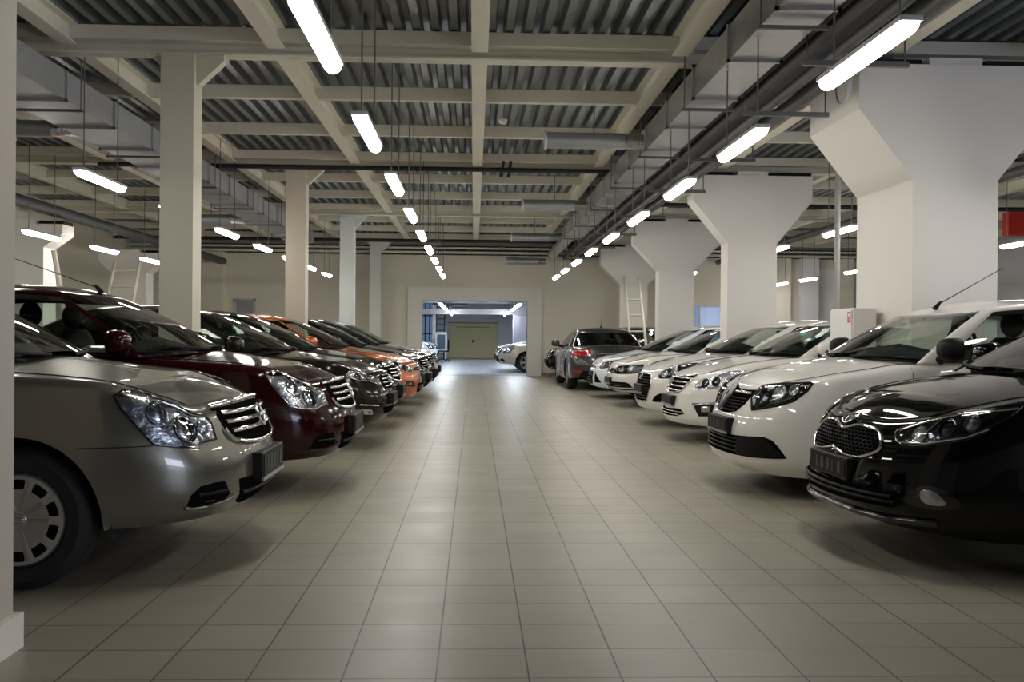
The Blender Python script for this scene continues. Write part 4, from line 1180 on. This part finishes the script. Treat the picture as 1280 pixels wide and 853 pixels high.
def teana(B):
    headlight(B, [(0.582,.629),(0.646,.679),(0.738,.705),(0.824,.724),(0.953,.773),(1.048,.778),(1.148,.786),(1.036,.728),(0.968,.643),(0.923,.61),(0.824,.589),(0.601,.586)],
        bowls=[(0.708,.645,.042,M_REFLDARK),(0.838,.665,.042,M_REFLDARK)], bezel=M_CHROME, lines=[([(0.618,.60),(0.818,.602),(0.913,.62)], .005, M_CHROME)])
    half = [(0,.690),(.235,.700),(.42,.712),(.53,.722),(.45,.63),(.40,.581),(.36,.545),(.20,.521),(0,.517)]
    grille(B, half, bars=[(z,w) for z,w in bars_in(half, .55, .68, 4)], frame=M_CHROME, fr=.011, bar_r=.010)
    ring_emblem(B, .618, .05, off=.03)
    for sg in (1, -1):
        fn = side_fn(B, sg)
        o = patch(B, [(0.612,.415),(0.758,.425),(0.900,.442),(0.883,.38),(0.854,.305),(0.703,.297),(0.658,.35)], M_BLACK, 'fog_light_recess', B.root, .002, fn=fn)[0]
        curve(B, [(0.603,.418),(0.758,.430),(0.908,.446)], .014, M_CHROME, 'chrome_strip', o, .008, fn=fn)
        patch(B, [(0.718,.40),(0.818,.408),(0.818,.35),(0.728,.345)], M_FOG, 'fog_lamp', o, .006, bulge=.012, fn=fn)
    plate(B, B.root, .385, .49, out=.028)
    grille(B, [(0,.345),(.30,.36),(.42,.355),(.50,.312),(.34,.275),(0,.268)], bars=[(.295,.40),(.325,.45)], bar_mat=M_FOG, bar_r=.006, name='lower_intake')
    bonnet_line(B, .66); door_lines(B, 1.25)
    for sg in (-1,):
        m = MB(); m.grid([[B.ghp(2+d, v, sg*-1, .004) for d in (0,.9,1.8)] for v in (.62,.67,.72)]); m.build('windscreen_sticker', M_GREEN, B.root)
def audi(B):
    headlight(B, [(0.566,.654),(0.615,.69),(0.666,.722),(0.775,.755),(0.891,.787),(1.005,.800),(1.105,.810),(0.979,.749),(0.905,.70),(0.839,.653),(0.806,.619),(0.695,.612),(0.596,.608)], M_REFLDARK, bowls=[(0.685,.665,.04,M_REFL),(0.815,.705,.04,M_REFL)], bezel=M_BLACK)
    half = [(0,.648),(.36,.65),(.40,.63),(.45,.525),(.37,.325),(.33,.305),(0,.30)]
    grille(B, half, bars=[(z,w) for z,w in bars_in(half, .34, .61, 9)], frame=M_CHROME, fr=.007, bar_mat=M_SLAT, bar_r=.007)
    ring_emblem(B, .605, .028, bar=False, rx=.055, off=.02)
    plate(B, B.root, .40, .51, out=.035)
    opening(B, spline([(0.510,.314),(0.535,.36),(0.590,.40),(0.703,.432),(0.815,.425),(0.865,.36),(0.825,.318),(0.665,.312)], 2, True), name='corner_intake')
    bonnet_line(B, .62); door_lines(B)
def fordw(B):
    headlight(B, [(.37,.535),(.345,.61),(.40,.648),(.66,.668),(.973,.688),(.965,.63),(.938,.575),(.774,.546),(.56,.535)], M_REFLDARK, bowls=[(.55,.60,.045,M_REFL),(.75,.62,.045,M_REFL)], bezel=M_BLACK, br=.008)
    grille(B, [(0,.612),(.33,.612),(.355,.545),(0,.535)], bars=[(.59,.32),(.56,.33)], bar_r=.005)
    ring_emblem(B, .578, .04, bar=False)
    plate(B, B.root, .36, .465, out=.028)
    grille(B, [(0,.40),(.34,.40),(.70,.405),(.78,.385),(.84,.322),(0,.312)], bars=[(.345,.78),(.37,.76)], bar_mat=M_SLAT, bar_r=.006, name='lower_intake')
    curve(B, [(-.84,.288),(0,.280),(.84,.288)], .010, M_BLACK, 'bumper_slot', B.root, .002)
    bonnet_line(B, .5); door_lines(B)
def focus(B):
    headlight(B, [(.46,.582),(.516,.640),(.68,.68),(.843,.704),(1.02,.722),(.902,.635),(.752,.58),(.60,.555),(.50,.549)], bowls=[(.66,.615,.045,M_REFLDARK),(.78,.65,.04,M_REFLDARK)], bezel=M_BLACK)
    grille(B, [(0,.585),(.26,.58),(.28,.555),(0,.55)], bars=[(.567,.25)], bar_r=.005)
    ring_emblem(B, .618, .03, bar=False, rx=.06)
    grille(B, [(0,.49),(.22,.49),(.27,.30),(.24,.262),(0,.258)], bars=[(z,w) for z,w in bars_in([(.22,.49),(.27,.30),(.24,.262)], .29, .46, 5)], bar_mat=M_SLAT, name='lower_intake')
    opening(B, [(.335,.485),(.37,.46),(.61,.303),(.58,.292),(.385,.286)], name='triangular_intake')
    bonnet_line(B, .55); door_lines(B)
def brownf(B):
    headlight(B, [(.895,.725),(.84,.765),(.75,.752),(.69,.737),(.60,.728),(.54,.712),(.47,.694),(.41,.672),(.405,.62),(.465,.627),(.61,.668),(.735,.672),(.86,.706)], bowls=[(.75,.71,.03,M_REFLDARK),(.60,.695,.03,M_REFLDARK)], bezel=M_CHROME)
    half = [(0,.735),(.30,.72),(.37,.66),(.33,.58),(0,.57)]
    grille(B, half, bars=bars_in(half, .60, .71, 4), bar_r=.008); ring_emblem(B, .65, .045, off=.03)
    opening(B, [(.775,.401),(.655,.387),(.617,.336),(.742,.343)], M_FOG, name='fog_light')
    curve(B, [(.80,.441),(.55,.422)], .007, M_CHROME, 'chrome_strip', B.root, .004, mirror=True)
    grille(B, [(0,.40),(.45,.40),(.42,.34),(0,.33)], name='lower_intake'); plate(B, B.root, .42, .53, out=.028)
    bonnet_line(B, .60); door_lines(B)
def orangef(B):
    f = .955
    headlight(B, ascale([(.95,.83),(.80,.81),(.62,.745),(.50,.72),(.42,.69),(.46,.64),(.62,.645),(.80,.70),(.90,.76)], f), bowls=[(.62,.665,.04,M_REFLDARK),(.78,.715,.04,M_REFLDARK)], bezel=M_CHROME)
    grille(B, ascale([(0,.70),(.30,.70),(.34,.66),(0,.65)], f), bars=[(.645,.3)], bar_r=.007); ring_emblem(B, .645, .04, off=.025)
    opening(B, [(.69,.50),(.52,.485),(.44,.43),(.50,.41),(.66,.418)], M_BLACK, name='fog_light_recess')
    opening(B, [(.66,.48),(.55,.47),(.54,.43),(.65,.432)], M_FOG, name='fog_light')
    grille(B, [(0,.45),(.33,.45),(.38,.36),(.30,.32),(0,.32)], bars=[(.38,.34),(.41,.33)], bar_mat=M_SLAT, name='lower_intake')
    bonnet_line(B, .60); door_lines(B)
def greyr(B):
    S = B.S
    for sg in (1, -1):
        fn = side_fn(B, sg)
        o = patch(B, [(4.99,.775),(5.05,.835),(5.12,.856),(5.42,.856),(5.475,.80),(5.44,.765),(5.339,.741),(5.043,.728)], M_TAIL, 'tail_light', B.root, .003, bulge=.012, fn=fn)[0]
        curve(B, [(5.07,.815),(5.25,.825),(5.40,.82)], .012, M_PLATEFRAME if False else M_FOG, 'reversing_lamp', o, .014, fn=fn)
        patch(B, [(5.05,.425),(5.27,.428),(5.265,.38),(5.05,.378)], M_TAIL, 'reflector', B.root, .004, fn=fn)
    patch(B, [(S-.30,.60),(S+.30,.60),(S+.27,.72),(S-.27,.72)], M_BLACKGLOSS, 'plate_recess', B.root, .003, fn=lambda s, z, o: B.at(s if s <= S else -(2*S-s), z, o))
    patch(B, [(S-.72,.30),(S+.72,.30),(S+.62,.42),(S-.62,.42)], M_BLACK, 'rear_valance', B.root, .003, fn=lambda s, z, o: B.at(s if s <= S else -(2*S-s), z, o))
    seam(B, [(5.43,.735),(5.47,.55),(S-.02,.54)])
    curve(B, [(5.55,.77),(S,.775)], .010, M_CHROME, 'boot_trim', B.root, .004, mirror=True)
    door_lines(B)
CARS = {}
def reg(k, t): CARS[k] = t[0]; return t
ALM = spec(SEDAN, gh=dict(r0=1.80, mir_t=1.43, fa=.93, ia1=0))
KIA = spec(SEDAN, L=4.3, W=1.78, a=.76, p=2.5, tw=1.0, wb=2.6, R=.32, Ra=.37, wn=1.4,
    zs=[(0,.71),(.3,.71),(.58,.735),(.80,.785),(-.5,.84),(-.8,.875),(-1.1,.905),(-1.5,.93),(-3.4,.97),(-4.25,.95)],
    zb=[(0,.24),(.6,.21),(-.6,.18),(-1.3,.2),(-3.2,.2),(-4.0,.25),(-4.28,.3)],
    In=[(0,.05),(.1,.01),(.25,0),(.5,.02),(.75,.06),(1,.13)],
    zsp=[(.45,.84),(.65,.89),(.95,.945),(1.3,.97),(3.5,1.0),(4.0,1.0)], spf=.45,
    gh=dict(t0=.93, t1=4.05, wb=.82, a=.36, b=.3, r0=1.85, r1=3.6, wr=.58, ra=.2, rb=.25, zr=[(1.85,1.35),(2.1,1.38),(2.6,1.395),(3.6,1.33)], zbelt=[(.93,.935),(1.3,.925),(4.05,.98)]))
REN = spec(SEDAN, L=4.35, W=1.73, a=.64, p=2.65, tw=.83, wb=2.63, R=.31, Ra=.355,
    zs=[(0,.79),(.3,.785),(.55,.795),(.8,.83),(-.45,.87),(-.75,.905),(-1.05,.945),(-1.5,.96),(-3.3,.99),(-4.3,.97)],
    zb=[(0,.19),(.6,.17),(-.55,.16),(-1.3,.2),(-3.2,.2),(-4.0,.25),(-4.33,.3)],
    In=[(0,.06),(.1,.01),(.2,0),(.4,.005),(.6,.03),(.8,.085),(1,.15)],
    zsp=[(.5,.895),(.7,.945),(1.0,.985),(1.3,1.0),(3.5,1.04),(4.0,1.04)],
    gh=dict(t0=.95, t1=3.75, wb=.80, a=.30, b=.35, r0=1.62, r1=3.2, wr=.60, ra=.16, rb=.25, zr=[(1.62,1.32),(2.0,1.375),(2.5,1.395),(3.2,1.35)], zbelt=[(.95,.975),(1.3,.95),(3.75,.99)], mir_t=1.32))
TEA = spec(SEDAN, L=4.85, W=1.76, a=.80, p=2.4, tw=1.0, wb=2.77, R=.32, Ra=.365, wn=1.4,
    zs=[(0,.70),(.3,.71),(.62,.745),(.85,.79),(-.5,.84),(-.8,.88),(-1.1,.91),(-1.5,.925),(-3.6,.95),(-4.4,.96),(-4.82,.94)],
    zb=[(0,.21),(.6,.20),(-.6,.19),(-1.3,.2),(-3.4,.2),(-4.4,.26),(-4.82,.3)],
    In=[(0,.03),(.1,0),(.3,.01),(.5,.03),(.75,.06),(1,.12)],
    zsp=[(.5,.83),(.75,.89),(1.0,.935),(1.3,.955),(3.8,1.0),(4.4,1.01)],
    gh=dict(t0=.98, t1=4.0, wb=.77, a=.36, b=.35, r0=1.72, r1=3.2, wr=.60, zr=[(1.72,1.275),(2.1,1.31),(2.6,1.325),(3.2,1.28)], zbelt=[(.98,.93),(1.35,.915),(4.0,.95)]))
AUD = spec(TEA, L=4.7, W=1.76, p=2.7, a=.72, gh=dict(t0=.92, r0=1.68), In=[(0,.04),(.1,.01),(.25,0),(.5,.01),(.8,.04),(1,.10)])
FRD = scaled_z(spec(SEDAN, L=4.4, W=1.72, a=.68, p=2.8, tw=.92), .90)
FOC = scaled_z(spec(KIA, L=4.35, W=1.78, zs=[(0,.72),(.3,.74),(.62,.78),(.85,.81),(-.5,.84),(-.8,.875),(-1.1,.905),(-1.5,.93),(-3.4,.97),(-4.25,.95)]), .94)
GRY = scaled_z(spec(SEDAN, L=4.65, W=1.74, b=.45, pr=3.0), .905)
LFT = scaled_z(spec(ALM, W=1.66, gh=dict(wb=.735)), .955)
ORG = scaled_z(spec(ALM, L=4.2, W=1.66, wb=2.55, gh=dict(wb=.735, t1=4.0, r1=3.45, zr=[(1.80,1.385),(2.1,1.41),(2.5,1.425),(3.45,1.36)])), .955)
b, r = reg('silver', base_car(spec(ALM, gh=dict(mir_t=1.64)), 'silver_sedan', 'silver beige sedan nearest on the left, its rear cut off by the beige pillar', GLC, -1.06, 5.2, 0, P_SILVER, 0, style='cover'))
almera(b)
b, r = reg('burg', base_car(ALM, 'burgundy_sedan', 'burgundy sedan with a long roof antenna behind the silver sedan on the left', GLC, -.89, 7.55, 0, P_BURG, 0, style='cover'))
almera(b, head_base=M_REFL)
antenna(b, r, 1.87, .79)
b, r = reg('brown', base_car(LFT, 'brown_sedan', 'dark brown sedan between the burgundy sedan and a black one on the left', GLC, -.84, 10.5, 0, P_BROWN, 1))
brownf(b)
b, r = reg('black', base_car(LFT, 'black_sedan', 'black sedan on the left between the dark brown and the orange car', GLC, -.89, 12.45, 0, P_BLACK, 1))
almera(b, .955)
b, r = reg('orange', base_car(ORG, 'orange_hatchback', 'bright orange hatchback in the left row of parked cars', GLC, -.75, 14.4, 0, P_ORANGE, 1))
orangef(b)
b, r = reg('l6', base_car(LFT, 'graphite_sedan', 'graphite grey car just beyond the orange hatchback on the left', GLC, -.73, 16.6, 0, P_GRAPHITE, 1))
almera(b, .955)
b, r = reg('l7', base_car(LFT, 'charcoal_sedan', 'charcoal car second beyond the orange hatchback on the left', GLC, -.70, 18.55, 0, P_DARKGREEN, 1))
almera(b, .955)
b, r = reg('l8', base_car(LFT, 'pale_silver_sedan', 'pale silver car at the far end of the left row', GLC, -.706, 20.5, 0, P_PALE, 1))
almera(b, .955)
b, r = reg('kia', base_car(KIA, 'black_hatchback', 'glossy black hatchback with chrome framed mesh grille nearest on the right', GRC, 1.90, 5.32, PI+.025, P_BLACK, 0))
kia(b)
b, r = reg('renault', base_car(REN, 'white_hatchback', 'white car with black mirrors and roof antenna behind the black hatchback', GRC, 1.862, 7.54, PI+.035, P_WHITE, 0, mir=M_BLACK))
renault(b)
antenna(b, r, 1.68, .56, .88)
b, r = reg('teana', base_car(TEA, 'white_sedan', 'white sedan with chrome barred grille, next beyond the white car with roof antenna', GRC, 2.135, 11.05, PI+.02, P_WHITE, 0))
teana(b)
b, r = reg('audi', base_car(AUD, 'white_sedan', 'white sedan with a tall black hexagonal grille in the right row', GRC, 2.165, 13.05, PI+.035, P_WHITE, 1))
audi(b)
b, r = reg('ford', base_car(FRD, 'white_sedan', 'white car with wide low black bumper intake, before the icy white hatchback', GRC, 2.225, 16.5, PI+.03, P_WHITE, 1))
fordw(b)
b, r = reg('focus', base_car(FOC, 'icy_white_hatchback', 'icy white hatchback with triangular corner intakes, last in the right row', GRC, 2.16, 18.65, PI+.035, P_COOLWHITE, 1))
focus(b)
b, r = reg('grey', base_car(GRY, 'grey_sedan', 'dark grey sedan seen from behind with red tail lights, near the back wall', None, 25.05, 0, PI/2, P_GREY, 1))
r.location = (2.84, 25.05-4.65/2, 0)
greyr(b); antenna(b, r, 2.6, .22, .5)
LFTG = 'cars in the hall beyond the opening'
b, r = reg('red2', base_car(LFT, 'dark_red_hatchback', 'dark red car half hidden beyond the dark grey sedan at the back wall', None, 1.95, 27.0, PI, P_BURG, 2)); almera(b, .955)
b, r = reg('far1', base_car(LFT, 'champagne_sedan', 'champagne silver car on the right just beyond the opening', LFTG, .74, 31.6, PI, P_GOLD, 2)); almera(b, .955)
b, r = reg('far2', base_car(LFT, 'blue_silver_sedan', 'bluish silver car behind the champagne one beyond the opening', LFTG, .72, 33.9, PI, P_COOLWHITE, 2)); almera(b, .955)
b, r = reg('far3', base_car(LFT, 'small_white_car', 'small white car on the left beyond the opening, below the blue window', LFTG, -1.45, 41.0, 0, P_COOLWHITE, 2)); almera(b, .955)

# ------------------------------------------------------------------ world and colour
w = bpy.data.worlds.new('world'); SC.world = w; w.use_nodes = True
w.node_tree.nodes['Background'].inputs[0].default_value = (.5,.55,.6,1); w.node_tree.nodes['Background'].inputs[1].default_value = .05
SC.view_settings.view_transform = 'Standard'
SC.view_settings.exposure = .22
SC.cycles.max_bounces = 8; SC.cycles.transparent_max_bounces = 16; SC.cycles.diffuse_bounces = 4; SC.cycles.glossy_bounces = 4
SC.cycles.sample_clamp_indirect = 6
SC.cycles.use_denoising = True
